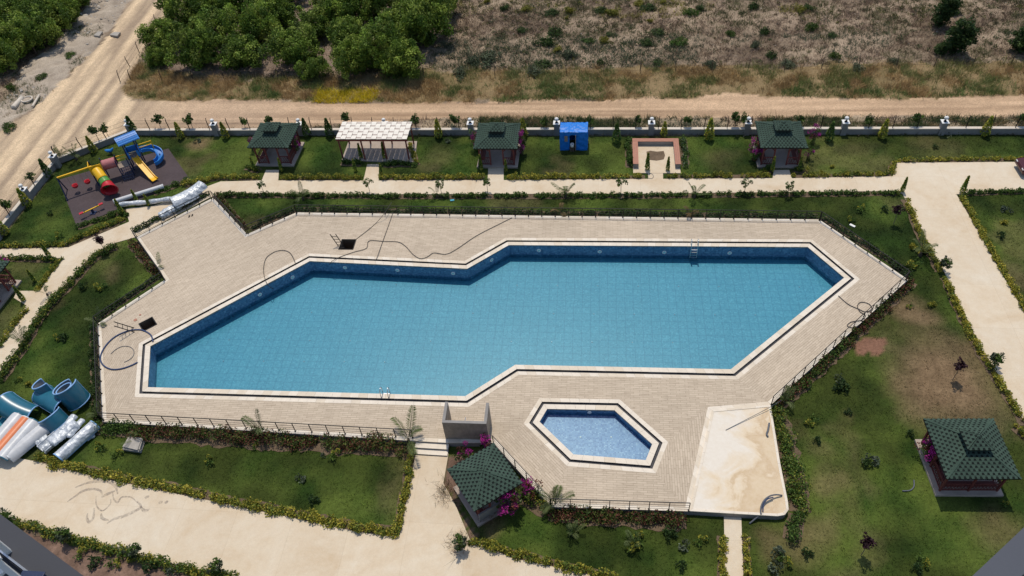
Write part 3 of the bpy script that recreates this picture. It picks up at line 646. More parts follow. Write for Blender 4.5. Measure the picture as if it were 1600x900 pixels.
# ------------------------------------------------------------------ gazebos
def clip(poly, a, b, c):
    out = []; n = len(poly)
    for i in range(n):
        p, q = poly[i], poly[(i+1) % n]; dp = a*p[0]+b*p[1]-c; dq = a*q[0]+b*q[1]-c
        if dp <= 0: out.append(p)
        if dp*dq < 0: t = dp/(dp-dq); out.append((p[0]+(q[0]-p[0])*t, p[1]+(q[1]-p[1])*t))
    return out
def shingles(S, rise, z0, tabw=0.30, exp_=0.205, lift=0.012, top_cut=0.0):
    """tabs over the four slopes of a square hipped roof with side S"""
    b = MB(); h = S/2; sl_ = math.hypot(h, rise); rows = int(sl_/exp_)+1
    for side_ in range(4):
        ca, sa = math.cos(side_*math.pi/2), math.sin(side_*math.pi/2)
        def put(u, v, l):   # u across, v up the slope
            y = -h+v*h/sl_; z = z0+v*rise/sl_; ny, nz = -rise/sl_, h/sl_
            y, z = y+ny*l, z+nz*l; return (u*ca-y*sa, u*sa+y*ca, z)
        for k in range(rows):
            v0 = k*exp_; hw = h*(1-v0/sl_)
            if v0 > sl_-top_cut: break
            for j in range(-int(hw/tabw)-2, int(hw/tabw)+3):
                u0 = (j+(0.5 if k % 2 else 0.0))*tabw; w = tabw/2; jt = rng.uniform(-0.008, 0.008)
                P = [(u0-w*0.46, v0+jt), (u0+w*0.46, v0+jt), (u0+w*0.60, v0+exp_*0.62), (u0+w*1.0, v0+exp_*0.70), (u0+w*1.0, v0+exp_*1.03), (u0-w*1.0, v0+exp_*1.03), (u0-w*1.0, v0+exp_*0.70), (u0-w*0.60, v0+exp_*0.62)]
                P = clip(P, 1, h/sl_, h-0.015); P = clip(P, -1, h/sl_, h-0.015); P = clip(P, 0, 1, sl_-0.01) if P else P
                if len(P) < 3: continue
                lf = lift+rng.uniform(0, 0.006)
                b.add([put(u, v, lf+(0.012 if v < v0+exp_*0.3 else 0.0)) for u, v in P], [tuple(range(len(P)))])
    return b
def hip(S, rise, z0, drop=0.09):
    h = S/2; b = MB(); b.add([(-h, -h, z0), (h, -h, z0), (h, h, z0), (-h, h, z0), (0, 0, z0+rise), (-h, -h, z0-drop), (h, -h, z0-drop), (h, h, z0-drop), (-h, h, z0-drop)],
          [(0, 1, 4), (1, 2, 4), (2, 3, 4), (3, 0, 4), (5, 6, 1, 0), (6, 7, 2, 1), (7, 8, 3, 2), (8, 5, 0, 3), (8, 7, 6, 5)]); return b
def gazebo(loc, rz, label, S=4.0, cap=True, rise=0.85, eave=2.3, walls=False):
    r = empty('gazebo', (loc[0], loc[1], 0)); tag(r, label, 'gazebo', 'green-roofed garden gazebos'); r.rotation_euler = (0, 0, rz)
    b = MB(); b.box((0, 0, 0.05), (S*0.95, S*0.95, 0.24)); b.build('floor_slab', 'slab', r, bevel=0.02)
    p = S/2-0.42; zf = 0.17; pos = [(-p, -p), (p, -p), (p, p), (-p, p), (-p, 0), (p, 0), (0, p), (-p*0.38, -p), (p*0.38, -p)]
    for x, y in pos:
        b = MB(); b.box((x, y, (zf+eave)/2), (0.11, 0.11, eave-zf)); b.build('post', 'redwood', r)
    for (x0, y0, x1, y1) in ((-p, -p, p, -p), (p, -p, p, p), (p, p, -p, p), (-p, p, -p, -p)):
        b = MB(); b.bar((x0, y0, eave-0.12), (x1, y1, eave-0.12), 0.09, 0.16); b.build('beam', 'redwood', r)
    segs = [((p, -p), (p, 0)), ((p, 0), (p, p)), ((p, p), (0, p)), ((0, p), (-p, p)), ((-p, p), (-p, 0)), ((-p, 0), (-p, -p)), ((-p, -p), (-p*0.38, -p)), ((p*0.38, -p), (p, -p))]
    for a, c in segs:
        a, c = np.array(a), np.array(c); b = MB(); L = np.linalg.norm(c-a); d = (c-a)/L; a2, c2 = a+d*0.06, c-d*0.06
        for z in (0.28, 0.98): b.bar((*a2, z), (*c2, z), 0.05, 0.07)
        k = max(2, int(L/0.2))
        for j in range(k):
            t0, t1 = j/k, (j+1)/k; q0, q1 = a2+(c2-a2)*t0, a2+(c2-a2)*t1
            b.bar((*q0, 0.30), (*q1, 0.96), 0.025); b.bar((*q1, 0.30), (*q0, 0.96), 0.025)
        b.build('lattice_panel', 'redwood', r)
        for q, sg in ((a, 1), (c, -1)):
            b = MB(); b.bar((*(q+d*sg*0.05), eave-0.6), (*(q+d*sg*0.42), eave-0.2), 0.05, 0.07); b.build('brace', 'redwood', r)
    for a, c in (((p-0.22, -p+0.2), (p-0.22, p-0.1)), ((-p+0.22, -p+0.2), (-p+0.22, p-0.1)), ((-p+0.44, p-0.22), (p-0.44, p-0.22))):
        b = MB(); b.bar((*a, 0.58), (*c, 0.58), 0.36, 0.05); b.build('bench', 'redwood', r)
    ro = hip(S, rise, eave).build('roof', 'dkgreen', r)
    o = shingles(S, rise, eave, top_cut=0.62 if cap else 0.0).build('shingles', 'shingle', ro); tag(o, kind='stuff')
    b = MB(); h = S/2
    for sx, sy in ((1, 1), (1, -1), (-1, 1), (-1, -1)): b.bar((h*sx, h*sy, eave+0.025), (0.3*sx, 0.3*sy, eave+rise*(1-0.3/h)+0.025), 0.12, 0.02)
    b.build('hip_ridge', 'shingle', ro)
    if cap:
        cs = 1.5; cz = eave+rise+0.10
        b = MB(); b.box((0, 0, cz-0.30), (cs*0.80, cs*0.80, 0.62)); b.build('cap_collar', 'collar', r)
        ro2 = hip(cs, 0.38, cz, 0.06).build('cap_roof', 'dkgreen', r); o = shingles(cs, 0.38, cz).build('shingles', 'shingle', ro2); tag(o, kind='stuff')
        b = MB(); b.lathe([(0.10, 0.34), (0.05, 0.40), (0.0, 0.42)], (0, 0, cz), 8); b.build('finial', 'shingle', ro2)
    if walls:
        b = MB(); b.box((0, -S/2+0.35, 0.55), (S-0.7, 0.12, 0.85)); b.build('plinth_wall', 'concrete', r)
    return r
def roof_c(pts, z=2.3): return WL(pts, z).mean(0)
gazebo(roof_c([(404, 192), (469, 192), (452, 231), (387, 231)]), 0.0, 'green shingled gazebo between the playground and the white pergola')
gazebo(roof_c([(748, 193), (812, 193), (808, 232), (741, 232)]), 0.0, 'green shingled gazebo between the white pergola and the blue tarpaulin hut')
gazebo(roof_c([(1179, 190), (1250, 190), (1264, 231), (1189, 231)]), 0.0, 'green shingled gazebo at the wall right of the terracotta-topped bench')
gazebo(roof_c([(1445, 654), (1553, 653), (1592, 749), (1480, 749)]), math.radians(3)+math.pi/2, 'large near green shingled gazebo standing in the lawn at the right', S=4.15)
gazebo(roof_c([(698, 735), (767, 693), (817, 747), (745, 805)]), math.radians(37), 'capless green shingled gazebo beside the shower screen and paddling pool', S=3.35, cap=False, rise=0.62, walls=True)
_pd = W2(60, 455)-W2(99, 404); _pd = _pd/np.linalg.norm(_pd); _pl = np.array([_pd[1], -_pd[0]]); _pl = _pl if _pl[0] < 0 else -_pl
gazebo(W2(15, 408, 2.3)+_pd*2.0+_pl*2.0, math.atan2(-_pl[0], _pl[1]), 'green shingled gazebo cut off by the left edge of the picture')

# ------------------------------------------------------------------ pergola
def pergola():
    C = WL([(535, 192), (644, 192), (637, 219), (524, 219)], 2.42); c = C.mean(0); Lx = np.linalg.norm(C[1]-C[0]); Ly = np.linalg.norm(C[3]-C[0])
    r = empty('pergola', (c[0], c[1], 0)); tag(r, 'dark wood pergola with woven white canvas roof over a paved floor', 'pergola')
    fl = WL([(545, 222), (652, 222), (648, 255), (534, 252)]); b = MB(); b.prism(fl, -0.05, 0.12); b.build('floor_slab', 'slab', r, True)
    hx, hy, z = Lx/2-0.2, Ly/2-0.15, 2.3; xs = np.linspace(-hx, hx, 4)
    for x in xs:
        for y in (-hy, hy): b = MB(); b.box((x, y, z/2), (0.12, 0.12, z)); b.build('post', 'redwood', r)
    for y in (-hy, hy): b = MB(); b.bar((-Lx/2, y, z), (Lx/2, y, z), 0.09, 0.16); b.build('beam', 'redwood', r)
    for x in xs: b = MB(); b.bar((x, -Ly/2, z+0.13), (x, Ly/2, z+0.13), 0.08, 0.1); b.build('rafter', 'redwood', r)
    NP = 6; ys = np.linspace(-Ly/2+0.2, Ly/2-0.2, NP)
    for y in ys: b = MB(); b.bar((-Lx/2, y, z+0.245), (Lx/2, y, z+0.245), 0.055, 0.022); b.build('purlin', 'redwood', r)
    NR = 14; w = Lx/NR
    for i in range(NR):
        x0 = -Lx/2+w*i; b = MB(); path = []; N = 60
        for j in range(N+1):
            y = -Ly/2+Ly*j/N; ph = (y-ys[0])/(ys[1]-ys[0])*math.pi; zz = z+0.245+0.022*(math.cos(ph)*(1 if i % 2 else -1))
            path.append(((x0+w/2, y, zz), (1, 0, 0), (0, 0, 1)))
        b.sheet(path, [(-w/2+0.012, -0.004), (w/2-0.012, -0.004), (w/2-0.012, 0.004), (-w/2+0.012, 0.004)], True); b.build('canvas_strip', 'canvas', r, smooth=False)
pergola()

# ------------------------------------------------------------------ blue tarp hut, terracotta bench
def hut():
    z = 2.0; T = WL([(876, 192), (921, 192), (917, 206), (873.5, 206)], z); c = T.mean(0); r = empty('tarpaulin_hut', (*c, 0)); tag(r, 'small hut wrapped in wrinkled blue tarpaulin standing at the wall', 'hut')
    w = np.linalg.norm(T[2]-T[3])/2; d = max(np.linalg.norm(T[0]-T[3])/2, 0.8)
    def wrinkle(nm, fn, nu, nv, hole=None):
        b = MB(); vs = [fn(i/nu, j/nv) for j in range(nv+1) for i in range(nu+1)]
        fs = [(j*(nu+1)+i, j*(nu+1)+i+1, (j+1)*(nu+1)+i+1, (j+1)*(nu+1)+i) for j in range(nv) for i in range(nu) if not (hole and hole(i/nu, j/nv))]
        b.add(vs, fs); return b.build(nm, 'tarp', r, smooth=True)
    nz = lambda a, b_, s: (vnoise(np.array([a]), np.array([b_]), s, 2, 3)[0]-0.5)
    wrinkle('roof_sheet', lambda u, v: (-w+2*w*u, -d+2*d*v, z+0.08*math.sin(math.pi*v)*1.2+nz(u*4, v*3, 3)*0.14), 40, 20)
    wrinkle('front_sheet', lambda u, v: (-w+2*w*u, -d-0.05*(1-v)+nz(u*5+7, v*4, 2)*0.14, z*v+0.01), 40, 24, lambda u, v: 0.34 < u < 0.56 and v < 0.83)
    wrinkle('back_sheet', lambda u, v: (w-2*w*u, d+nz(u*5+17, v*4, 2)*0.14, z*v+0.01), 30, 16)
    wrinkle('side_sheet', lambda u, v: (w+nz(u*5+27, v*4, 2)*0.14, -d+2*d*u, z*v+0.01), 20, 16); wrinkle('side_sheet', lambda u, v: (-w+nz(u*5+37, v*4, 2)*0.14, d-2*d*u, z*v+0.01), 20, 16)
    b = MB(); b.box((-w*0.55, -d-0.10, 1.35), (0.28, 0.03, 0.62)); b.build('window', 'beige', r)
    b = MB(); b.bar((w*0.14, -d-0.1, 0), (w*0.14, -d-0.1, 1.75), 0.06); b.build('door_post', 'beige', r)
    b = MB(); b.lathe([(0.0, 0.0), (0.15, 0.0), (0.19, 0.34), (0.17, 0.34), (0.14, 0.03), (0, 0.03)], n=14)
    o = b.build('bucket', 'white', smooth=True); o.location = (c[0]-0.15, c[1]-d-0.1, 0.45); tag(o, 'small pale bucket in the dark doorway of the blue hut', 'bucket')
    b = MB(); b.box((0, 0, 0.22), (0.42, 0.34, 0.44)); b.box((0, 0, 0.435), (0.5, 0.4, 0.03)); o = b.build('crate', 'bark'); o.location = (c[0]-0.15, c[1]-d-0.1, 0.0); tag(o, 'low dark crate under the bucket in the hut doorway', 'crate')
hut()
def ubench():
    O = WL([(988, 216), (1060, 216), (1064.5, 256), (990, 256)], 0.55); c = O.mean(0); r = empty('fire_pit_bench', (*c, 0)); tag(r, 'U-shaped masonry bench with terracotta board top round a pale floor', 'bench')
    u = (O[1]-O[0])/np.linalg.norm(O[1]-O[0]); v = np.array([u[1], -u[0]]); Lx = np.linalg.norm(O[1]-O[0]); Ly = np.linalg.norm(O[3]-O[0]); t = 0.5; o = O[0]
    R_ = lambda x0, x1, y0, y1: [o+u*x0+v*y0, o+u*x1+v*y0, o+u*x1+v*y1, o+u*x0+v*y1]
    b = MB(); b.prism(R_(0.02, Lx-0.02, 0.02, Ly+0.7), -0.05, 0.07); b.build('floor_slab', 'path', r, True)
    for a in ((0, Lx, 0, t), (0, t, t+0.003, Ly), (Lx-t, Lx, t+0.003, Ly)):
        b = MB(); b.prism(R_(a[0]+.03, a[1]-.03, a[2]+.03, a[3]-.03), 0, 0.5); b.build('wall', 'concrete', r, True)
        for k in range(3):
            g = 0.012
            if a[1]-a[0] > a[3]-a[2]: q = R_(a[0], a[1], a[2]+t/3*k+g/2, a[2]+t/3*(k+1)-g/2)
            else: q = R_(a[0]+t/3*k+g/2, a[0]+t/3*(k+1)-g/2, a[2], a[3])
            b = MB(); b.prism(q, 0.505, 0.55); b.build('board', 'terracotta', r, True)
    b = MB(); b.prism([W2(1010, 238), W2(1016, 236.5), W2(1026, 238), W2(1037, 237), W2(1039, 244), W2(1037, 250), W2(1026, 252), W2(1016, 251), W2(1011, 247)], 0.05, 0.085); b.build('soil_patch', 'soil', r, True)
ubench()

# ------------------------------------------------------------------ boundary wall, pillars, lamps, fence
def gwall(pts, label, h=0.6):
    P = pts; r = empty('boundary_wall', (*P[0], 0)); tag(r, label, 'wall', 'low boundary walls')
    for i in range(len(P)-1):
        a, b_ = np.array(P[i]), np.array(P[i+1]); d = (b_-a)/np.linalg.norm(b_-a); nn = np.array([-d[1], d[0]]); nn = nn if nn[1] > 0 else -nn
        m_ = MB(); m_.prism([a, b_, b_+nn*0.25, a+nn*0.25], -0.3, h); m_.build('wall_body', 'concrete', r, True)
        L = np.linalg.norm(b_-a); k = max(1, int(L/2.4))
        for j in range(k):
            p, q = a+d*(L*j/k+0.004), a+d*(L*(j+1)/k-0.004); m_ = MB(); m_.prism([p-nn*0.05, q-nn*0.05, q+nn*0.30, p+nn*0.30], h+0.003, h+0.07); m_.build('coping_slab', 'coping', r, True)
gwall(WA, 'long low concrete boundary wall along the far side of the garden'); gwall(WB, 'short boundary wall slanting behind the playground'); gwall(WC, 'boundary wall running down the left side by the dirt road')
pl = None; plist = []; lmp = []; 
wl_ = lambda px: WA[0]+(WA[1]-WA[0])*((px-207)/(1700-207))
def wallpt(px):           # point on the straight wall seen at photo column px
    lo, hi = 0.0, 1.0
    a, b_ = np.array(WA[0]), np.array(WA[1])
    best = min(np.linspace(-0.005, 1, 1200), key=lambda t: abs(proj(*(a+(b_-a)*t), 0.6)[0]-px)); return a+(b_-a)*best
def proj(x, y, z):
    w = _R.T@np.array([x, y, z-H]); return 800+F*w[0]/w[2], 450+F*w[1]/w[2]
spots = [(wallpt(x), x) for x in (203, 336, 469, 602, 736, 870, 1017, 1167, 1319, 1473)]+[(W2(91, 262), 91), (W2(46, 314), 46)]
for p, px in spots:
    c = np.array(p)+np.array([0, 0.12])
    if pl is None:
        pl = empty('wall_pillar', (*c, 0)); b = MB(); b.box((0, 0, 0.55), (0.5, 0.5, 1.5)); b.build('shaft', 'concrete', pl); b = MB(); b.box((0, 0, 1.335), (0.64, 0.64, 0.06)); b.build('cap', 'white', pl); o = pl
        lp = empty('pillar_lamp', (*c, 1.368)); b = MB(); b.lathe([(0.0, 0.0), (0.14, 0), (0.13, 0.05), (0.05, 0.08), (0.045, 0.2), (0.09, 0.22)]); b.build('stem', 'black', lp)
        b = MB(); b.lathe([(0.09, 0.22), (0.17, 0.27), (0.20, 0.37), (0.17, 0.47), (0.08, 0.53), (0, 0.54)], n=14); b.build('globe', 'white', lp, smooth=True); l_ = lp
    else:
        o = copy_tree(pl); o.location = (*c, 0); l_ = copy_tree(lp); l_.location = (*c, 1.368)
    plist.append((o, px)); lmp.append((l_, px))
label_row(plist, 'concrete pillar with white cap in the boundary wall, {} pillar from the left', 'pillar', 'boundary wall pillars'); label_row(lmp, 'white globe lamp on boundary wall pillar, {} lamp from the left', 'lamp', 'lamps on the wall pillars')
def wire_fence(P, label, sp=2.1, z0=0.6, h=1.15, lean=0.0, mt='rail', off=0.12, grp='wire fences'):
    r = empty('wire_fence', (*P[0], 0)); tag(r, label, 'fence', grp); post = None
    for i in range(len(P)-1):
        a, b_ = np.array(P[i]), np.array(P[i+1]); L = np.linalg.norm(b_-a); k = max(1, int(L/sp)); tops = []
        for j in range(k+1):
            p = a+(b_-a)*j/k+np.array([0, off])-np.array(P[0]); rx = rng.uniform(-lean, lean)
            if post is None:
                m_ = MB(); m_.box((0, 0, h/2), (0.06, 0.06, h)); m_.bar((0, 0, h), (0, 0.12, h+0.22), 0.05); post = m_.build('post', mt, r); q = post
            else: q = post.copy(); COL.objects.link(q); q.parent = r
            q.location = (*p, z0); q.rotation_euler = (rx, rng.uniform(-lean, lean), 0)
        for zz in (0.3, 0.65, 1.0):
            m_ = MB(); m_.bar((*(a+np.array([0, off])), z0+h*zz), (*(b_+np.array([0, off])), z0+h*zz), 0.012); m_.build('wire', mt, r, True)
wire_fence(WA, 'dark post and wire fence on the long far boundary wall', lean=0.05); wire_fence(WB, 'dark post and wire fence on the wall behind the playground', lean=0.05); wire_fence(WC, 'dark post and wire fence on the left boundary wall', lean=0.05)
wire_fence([W2(188, 128), W2(232, 62), W2(285, -20)], 'sagging old wire fence along the orchard beside the dirt track', 3.0, 0, 1.2, 0.12, 'bark', 0)
wire_fence([W2(205, 126), W2(500, 124), W2(1000, 114), W2(1700, 100)], 'thin old wire fence between roadside weeds and dry field', 3.6, 0, 1.1, 0.10, 'bark', 0)
wire_fence([W2(0, 118), W2(60, 88), W2(140, -10)], 'thin wire fence along the orchard in the upper left corner', 3.2, 0, 1.2, 0.1, 'bark', 0)

# ------------------------------------------------------------------ playground
def halfpipe(o, path, rad, a0, a1, th, mats, name_out='shell', parent=None, n=16, rim=0.05):
    """curved trough: path list of (centre, axis_a, axis_b); arc from a0 to a1; inner and outer skins and rims"""
    al = np.linspace(a0, a1, n)
    outp = [(rad*math.cos(t), rad*math.sin(t)) for t in al]; inp = [((rad-th)*math.cos(t), (rad-th)*math.sin(t)) for t in al]
    b = MB(); b.sheet(path, outp); b.build('outer_shell', mats[0], parent, True, True)
    b = MB(); b.sheet(path, inp); b.build('inner_shell', mats[1], parent, True, True)
    for e in (0, -1):
        c, a, bb = (np.array(v) for v in path[e]); b = MB(); b.tube([c+a*(rad-th/2)*math.cos(t)+bb*(rad-th/2)*math.sin(t) for t in al], rim, 6); b.build('flange', mats[2], parent, True, True)
    for t in (a0, a1):
        b = MB(); b.tube([np.array(c)+np.array(a)*(rad-th/2)*math.cos(t)+np.array(bb)*(rad-th/2)*math.sin(t) for c, a, bb in path], rim*0.8, 6); b.build('rim', mats[2], parent, True, True)
def playground():
    b = MB(); b.prism(MATP, -0.05, 0.035); tag(b.build('rubber_mat', 'rubber'), 'dark rubber safety mat under the playground equipment', 'mat')
    # frame of reference along the mat: u to the right along its back edge, v towards the viewer
    u2 = (MATP[1]-MATP[0])/np.linalg.norm(MATP[1]-MATP[0]); v2 = np.array([u2[1], -u2[0]]); u = np.array([*u2, 0]); v = np.array([*v2, 0]); k3 = np.array([0, 0, 1.0])
    r = empty('play_tower', (*W2(212, 262), 0)); tag(r, 'playground climbing set with blue roof, yellow slide, tube slide and tunnel', 'play set')
    T = np.array([*W2(219, 259), 0])      # main tower foot centre
    for sx in (-1, 1):
        for sy in (-1, 1): b = MB(); q = T+u*0.55*sx+v*0.55*sy; b.tube([q, q+k3*3.15], 0.06, 8); b.build('post', 'navy', r, True)
    b = MB(); b.prism([(T+u*a+v*c)[:2] for a, c in ((-.6, -.6), (.6, -.6), (.6, .6), (-.6, .6))], 1.25, 1.33); b.build('platform', 'beige', r, True)
    for sx, sy, w_ in ((-1, 0, 1), (1, 0, 1), (0, -1, 1)):
        b = MB(); c = T+u*0.57*sx+v*0.57*sy; d = v if sx else u; b.bar(c-d*0.5+k3*1.72, c+d*0.5+k3*1.72, 0.05, 0.62); b.build('side_panel', 'blue', r, True)
    for sx in (-1, 1): b = MB(); c = T+u*0.45*sx+v*0.58; b.bar(c+k3*1.40, c+k3*2.05, 0.22, 0.05); b.build('side_panel', 'blue', r, True)
    R4 = [W(185, 213.5, 3.0), W(211, 203, 3.0), W(218, 218, 3.0), W(196, 229, 3.0)]; rc = np.mean(R4, 0); ru = (R4[1]-R4[0])/2; rv = (R4[3]-R4[0])/2
    ru = ru/np.linalg.norm(ru)*1.0; rv = rv/np.linalg.norm(rv)*0.78; rc = T+k3*3.25-v*0.1
    b = MB(); path = [(rc+ru*(-1+2*i/12)+k3*0.0, rv, k3) for i in range(13)]; prof = [(-1.0, -0.12), (-0.5, 0.14), (0, 0.30), (0.5, 0.14), (1.0, -0.12), (1.0, -0.17), (0.5, 0.09), (0, 0.25), (-0.5, 0.09), (-1.0, -0.17)]
    b.sheet(path, prof, True); b.build('roof', 'blue', r, True)
    for sgn in (-1, 1):
        for i in range(8):
            for j in range(4):
                b = MB(); t0 = -0.94+1.88*i/8; p = rc+ru*(t0+0.115); a_ = 0.1+0.23*j; zz = lambda a: 0.30-0.32*a if a < 0.5 else 0.14-0.52*(a-0.5)
                b.bar(p+rv*sgn*a_+k3*(zz(a_)+0.025), p+rv*sgn*(a_+0.19)+k3*(zz(a_+0.19)+0.03), 0.20, 0.03); b.build('roof_tile', 'blue', r, True)
    # yellow chute
    tp, bt = T+v*0.6+k3*1.33, np.array([*W2(242, 283), 0.22]); d = bt-tp
    pts = [tp-v*0.1, tp+d*0.12-k3*0.02, tp+d*0.5-k3*0.08, tp+d*0.86-k3*0.10, bt, bt+d/np.linalg.norm(d)*0.25*np.array([1, 1, 0])]; pts = spline(pts, 5); s3 = np.cross(d, k3); s3 /= np.linalg.norm(s3)
    nn = np.cross(s3, d); nn /= np.linalg.norm(nn); nn = nn if nn[2] > 0 else -nn; b = MB()
    pr = [(-0.30, 0.20), (-0.24, 0.20), (-0.22, 0.03), (0.22, 0.03), (0.24, 0.20), (0.30, 0.20), (0.27, -0.03), (-0.27, -0.03)]
    N = len(pts); b.sheet([(p, s3*(1+0.25*max(0, (i/N-0.85)/0.15)), nn) for i, p in enumerate(pts)], pr, True); b.build('slide', 'yellow', r, True, False)
    # curved blue slide on the right
    C = T+u*1.55+v*0.25; ctr = [T+u*0.6-v*0.25+k3*1.35, T+u*1.0-v*0.4+k3*1.28, T+u*1.6-v*0.45+k3*1.1, T+u*2.1-v*0.05+k3*0.85, T+u*2.15+v*0.5+k3*0.6, T+u*1.8+v*0.85+k3*0.4, T+u*1.45+v*0.9+k3*0.32]; ctr = spline(ctr, 6); path = []
    for i, p in enumerate(ctr):
        d = ctr[min(i+1, len(ctr)-1)]-ctr[max(0, i-1)]; s_ = np.cross(d, k3); s_ /= np.linalg.norm(s_); path.append((p, s_, k3))
    b = MB(); b.sheet(path, [(-0.33, 0.33), (-0.27, 0.33), (-0.25, 0.03), (0.25, 0.03), (0.27, 0.33), (0.33, 0.33), (0.30, -0.04), (-0.30, -0.04)], True); b.build('curved_slide', 'blue', r, True)
    b = MB(); b.tube([C+u*0.6-k3*0, C+u*0.6+k3*0.85], 0.05, 8); b.build('post', 'navy', r, True)
    # second tower with tube slide, linked by tunnel and bridge
    T2 = np.array([*W2(163, 283), 0])
    for sx in (-1, 1):
        for sy in (-1, 1): b = MB(); q = T2+u*0.5*sx+v*0.5*sy; b.tube([q, q+k3*2.2], 0.06, 8); b.build('post', 'navy', r, True)
    b = MB(); b.prism([(T2+u*a+v*c)[:2] for a, c in ((-.55, -.55), (.55, -.55), (.55, .55), (-.55, .55))], 1.15, 1.22); b.build('platform', 'beige', r, True)
    b = MB(); b.bar(T2+v*0.57-u*0.55+k3*1.75, T2+v*0.57+u*0.55+k3*1.75, 0.05, 1.0); b.build('entry_panel', 'yellow', r, True); b = MB(); b.bar(T2-u*0.57-v*0.5+k3*1.75, T2-u*0.57+v*0.5+k3*1.75, 0.05, 0.9); b.build('side_panel', 'yellow', r, True)
    end = np.array([*W2(176, 303), 0.80]); st_ = T2+v*0.6+k3*1.72; cp = spline([st_, st_+(end-st_)*0.33+k3*0.02, st_+(end-st_)*0.66-k3*0.05, end, end+v*0.32-k3*0.10], 6); L = len(cp)
    for (i0, i1, mt, rr) in ((0, 9, 'yellow', (0.42, 0.44)), (9, 14, 'green', (0.44, 0.46)), (14, L-1, 'red', (0.47, 0.70))):
        seg = cp[i0:i1+1]; m_ = len(seg); b = MB(); b.tube(seg, [rr[0]+(rr[1]-rr[0])*(i/(m_-1))**1.5 for i in range(m_)], 18, False); o = b.build('tube_section', mt, r, True, True); sm = o.modifiers.new('t', 'SOLIDIFY'); sm.thickness = 0.03
        b = MB(); dd = seg[-1]-seg[-2]; dd /= np.linalg.norm(dd); 
        b.tube([seg[-1]-dd*0.03, seg[-1]+dd*0.02], rr[1]+0.03, 18, False); o = b.build('joint_ring', mt, r, True, True); sm = o.modifiers.new('t', 'SOLIDIFY'); sm.thickness = 0.04
    m0, m1 = T2+u*0.55-v*0.1+k3*1.6, T2+u*1.75-v*0.1+k3*1.6; b = MB(); b.tube([m0+(m1-m0)*t for t in np.linspace(0, 1, 9)], [0.44+0.02*(i % 2) for i in range(9)], 16, False); o = b.build('tunnel', 'pink', r, True, True); sm = o.modifiers.new('t', 'SOLIDIFY'); sm.thickness = 0.03
    T3 = T2+u*2.3
    for sx in (-1, 1):
        for sy in (-1, 1): b = MB(); q = T3+u*0.5*sx+v*0.5*sy; b.tube([q, q+k3*2.1], 0.05, 8); b.build('post', 'navy', r, True)
    b = MB(); b.prism([(T3+u*a+v*c)[:2] for a, c in ((-.55, -.55), (.55, -.55), (.55, .55), (-.55, .55))], 1.15, 1.22); b.build('platform', 'beige', r, True)
    b = MB(); b.bar(T3-v*0.52-u*0.5+k3*1.85, T3-v*0.52+u*0.5+k3*1.85, 0.06, 0.1); b.bar(T3-v*0.52-u*0.5+k3*1.5, T3-v*0.52+u*0.5+k3*1.5, 0.05, 0.06); b.build('guard_rail', 'yellow', r, True)
    b = MB(); e = T-u*0.6
    for i in range(7): t = i/6.2+0.02; p = T3+u*0.55+(e-T3-u*0.55)*t; b.bar(p-v*0.45+k3*(1.22+0.05*t), p+v*0.45+k3*(1.22+0.05*t), 0.10, 0.05)
    b.build('bridge', 'beige', r, True)
    b = MB()
    for i in range(6): q0 = T3+v*0.55+u*(-0.45+0.18*i); b.bar(q0+k3*1.2, q0+v*0.7, 0.03)
    for i in range(5): q0 = T3+v*(0.55+0.14*i)-u*0.45+k3*(1.2-0.24*i); b.bar(q0, q0+u*0.9, 0.03)
    b.build('climbing_net', 'navy', r, True)
    # back rail of the right side of the tower
    b = MB(); a = T+u*0.6-v*0.5; b.bar(a+k3*1.95, a+u*1.2-v*0.1+k3*1.95, 0.06, 0.07); b.bar(a+k3*1.6, a+u*1.2-v*0.1+k3*1.6, 0.06, 0.07); b.tube([a+u*1.2-v*0.1, a+u*1.2-v*0.1+k3*2.0], 0.05, 8); b.build('guard_rail', 'yellow', r, True)
    # swings
    s0, s1 = W(89, 278, 2.1), W(143, 260, 2.1); sw = empty('swing_frame', (*((s0+s1)/2)[:2], 0)); tag(sw, 'swing frame with yellow top beam and two red bucket seats', 'swing')
    b = MB(); b.bar(s0, s1, 0.13, 0.13); b.build('top_beam', 'yellow', sw, True)
    for e_ in (s0, s1):
        for sg in (-1, 1): b = MB(); f_ = np.array([*(e_[:2]+v2*0.95*sg), 0]); b.tube([e_, f_], 0.055, 8); b.build('leg', 'navy', sw, True)
    for t, (px, py) in ((0.32, (118, 302)), (0.68, (144, 290))):
        tp = s0+(s1-s0)*t; c = np.array([tp[0], tp[1], 0.55]); b = MB(); b.lathe([(0.05, 0.0), (0.2, 0.02), (0.26, 0.12), (0.27, 0.3), (0.24, 0.3), (0.22, 0.12), (0.1, 0.05)], c, 14); b.build('seat', 'red', sw, True, True)
        for sg in (-1, 1): b = MB(); b.bar(c+u*0.25*sg+k3*0.3, tp+u*0.25*sg, 0.02); b.build('chain', 'steel', sw, True)
    # seesaw
    a, c = W(125, 335, 0.5), W(160, 318.5, 0.5); m_ = (a+c)/2; ss = empty('seesaw', (*m_[:2], 0)); tag(ss, 'yellow seesaw with red seats at the near end of the mat', 'seesaw')
    b = MB(); b.bar(a, c, 0.10, 0.08); b.build('beam', 'yellow', ss, True); d = (c-a)/np.linalg.norm(c-a)
    for e_, sg in ((a, 1), (c, -1)):
        b = MB(); b.bar(e_-d*sg*0.05+k3*0.07, e_+d*sg*0.32+k3*0.07, 0.26, 0.05); b.build('seat', 'red', ss, True); b = MB(); q = e_+d*sg*0.45; p_ = np.array([-d[1], d[0], 0]); b.tube([q, q+k3*0.3], 0.02, 6); b.bar(q+k3*0.3-p_*0.18, q+k3*0.3+p_*0.18, 0.035); b.build('handle', 'navy', ss, True)
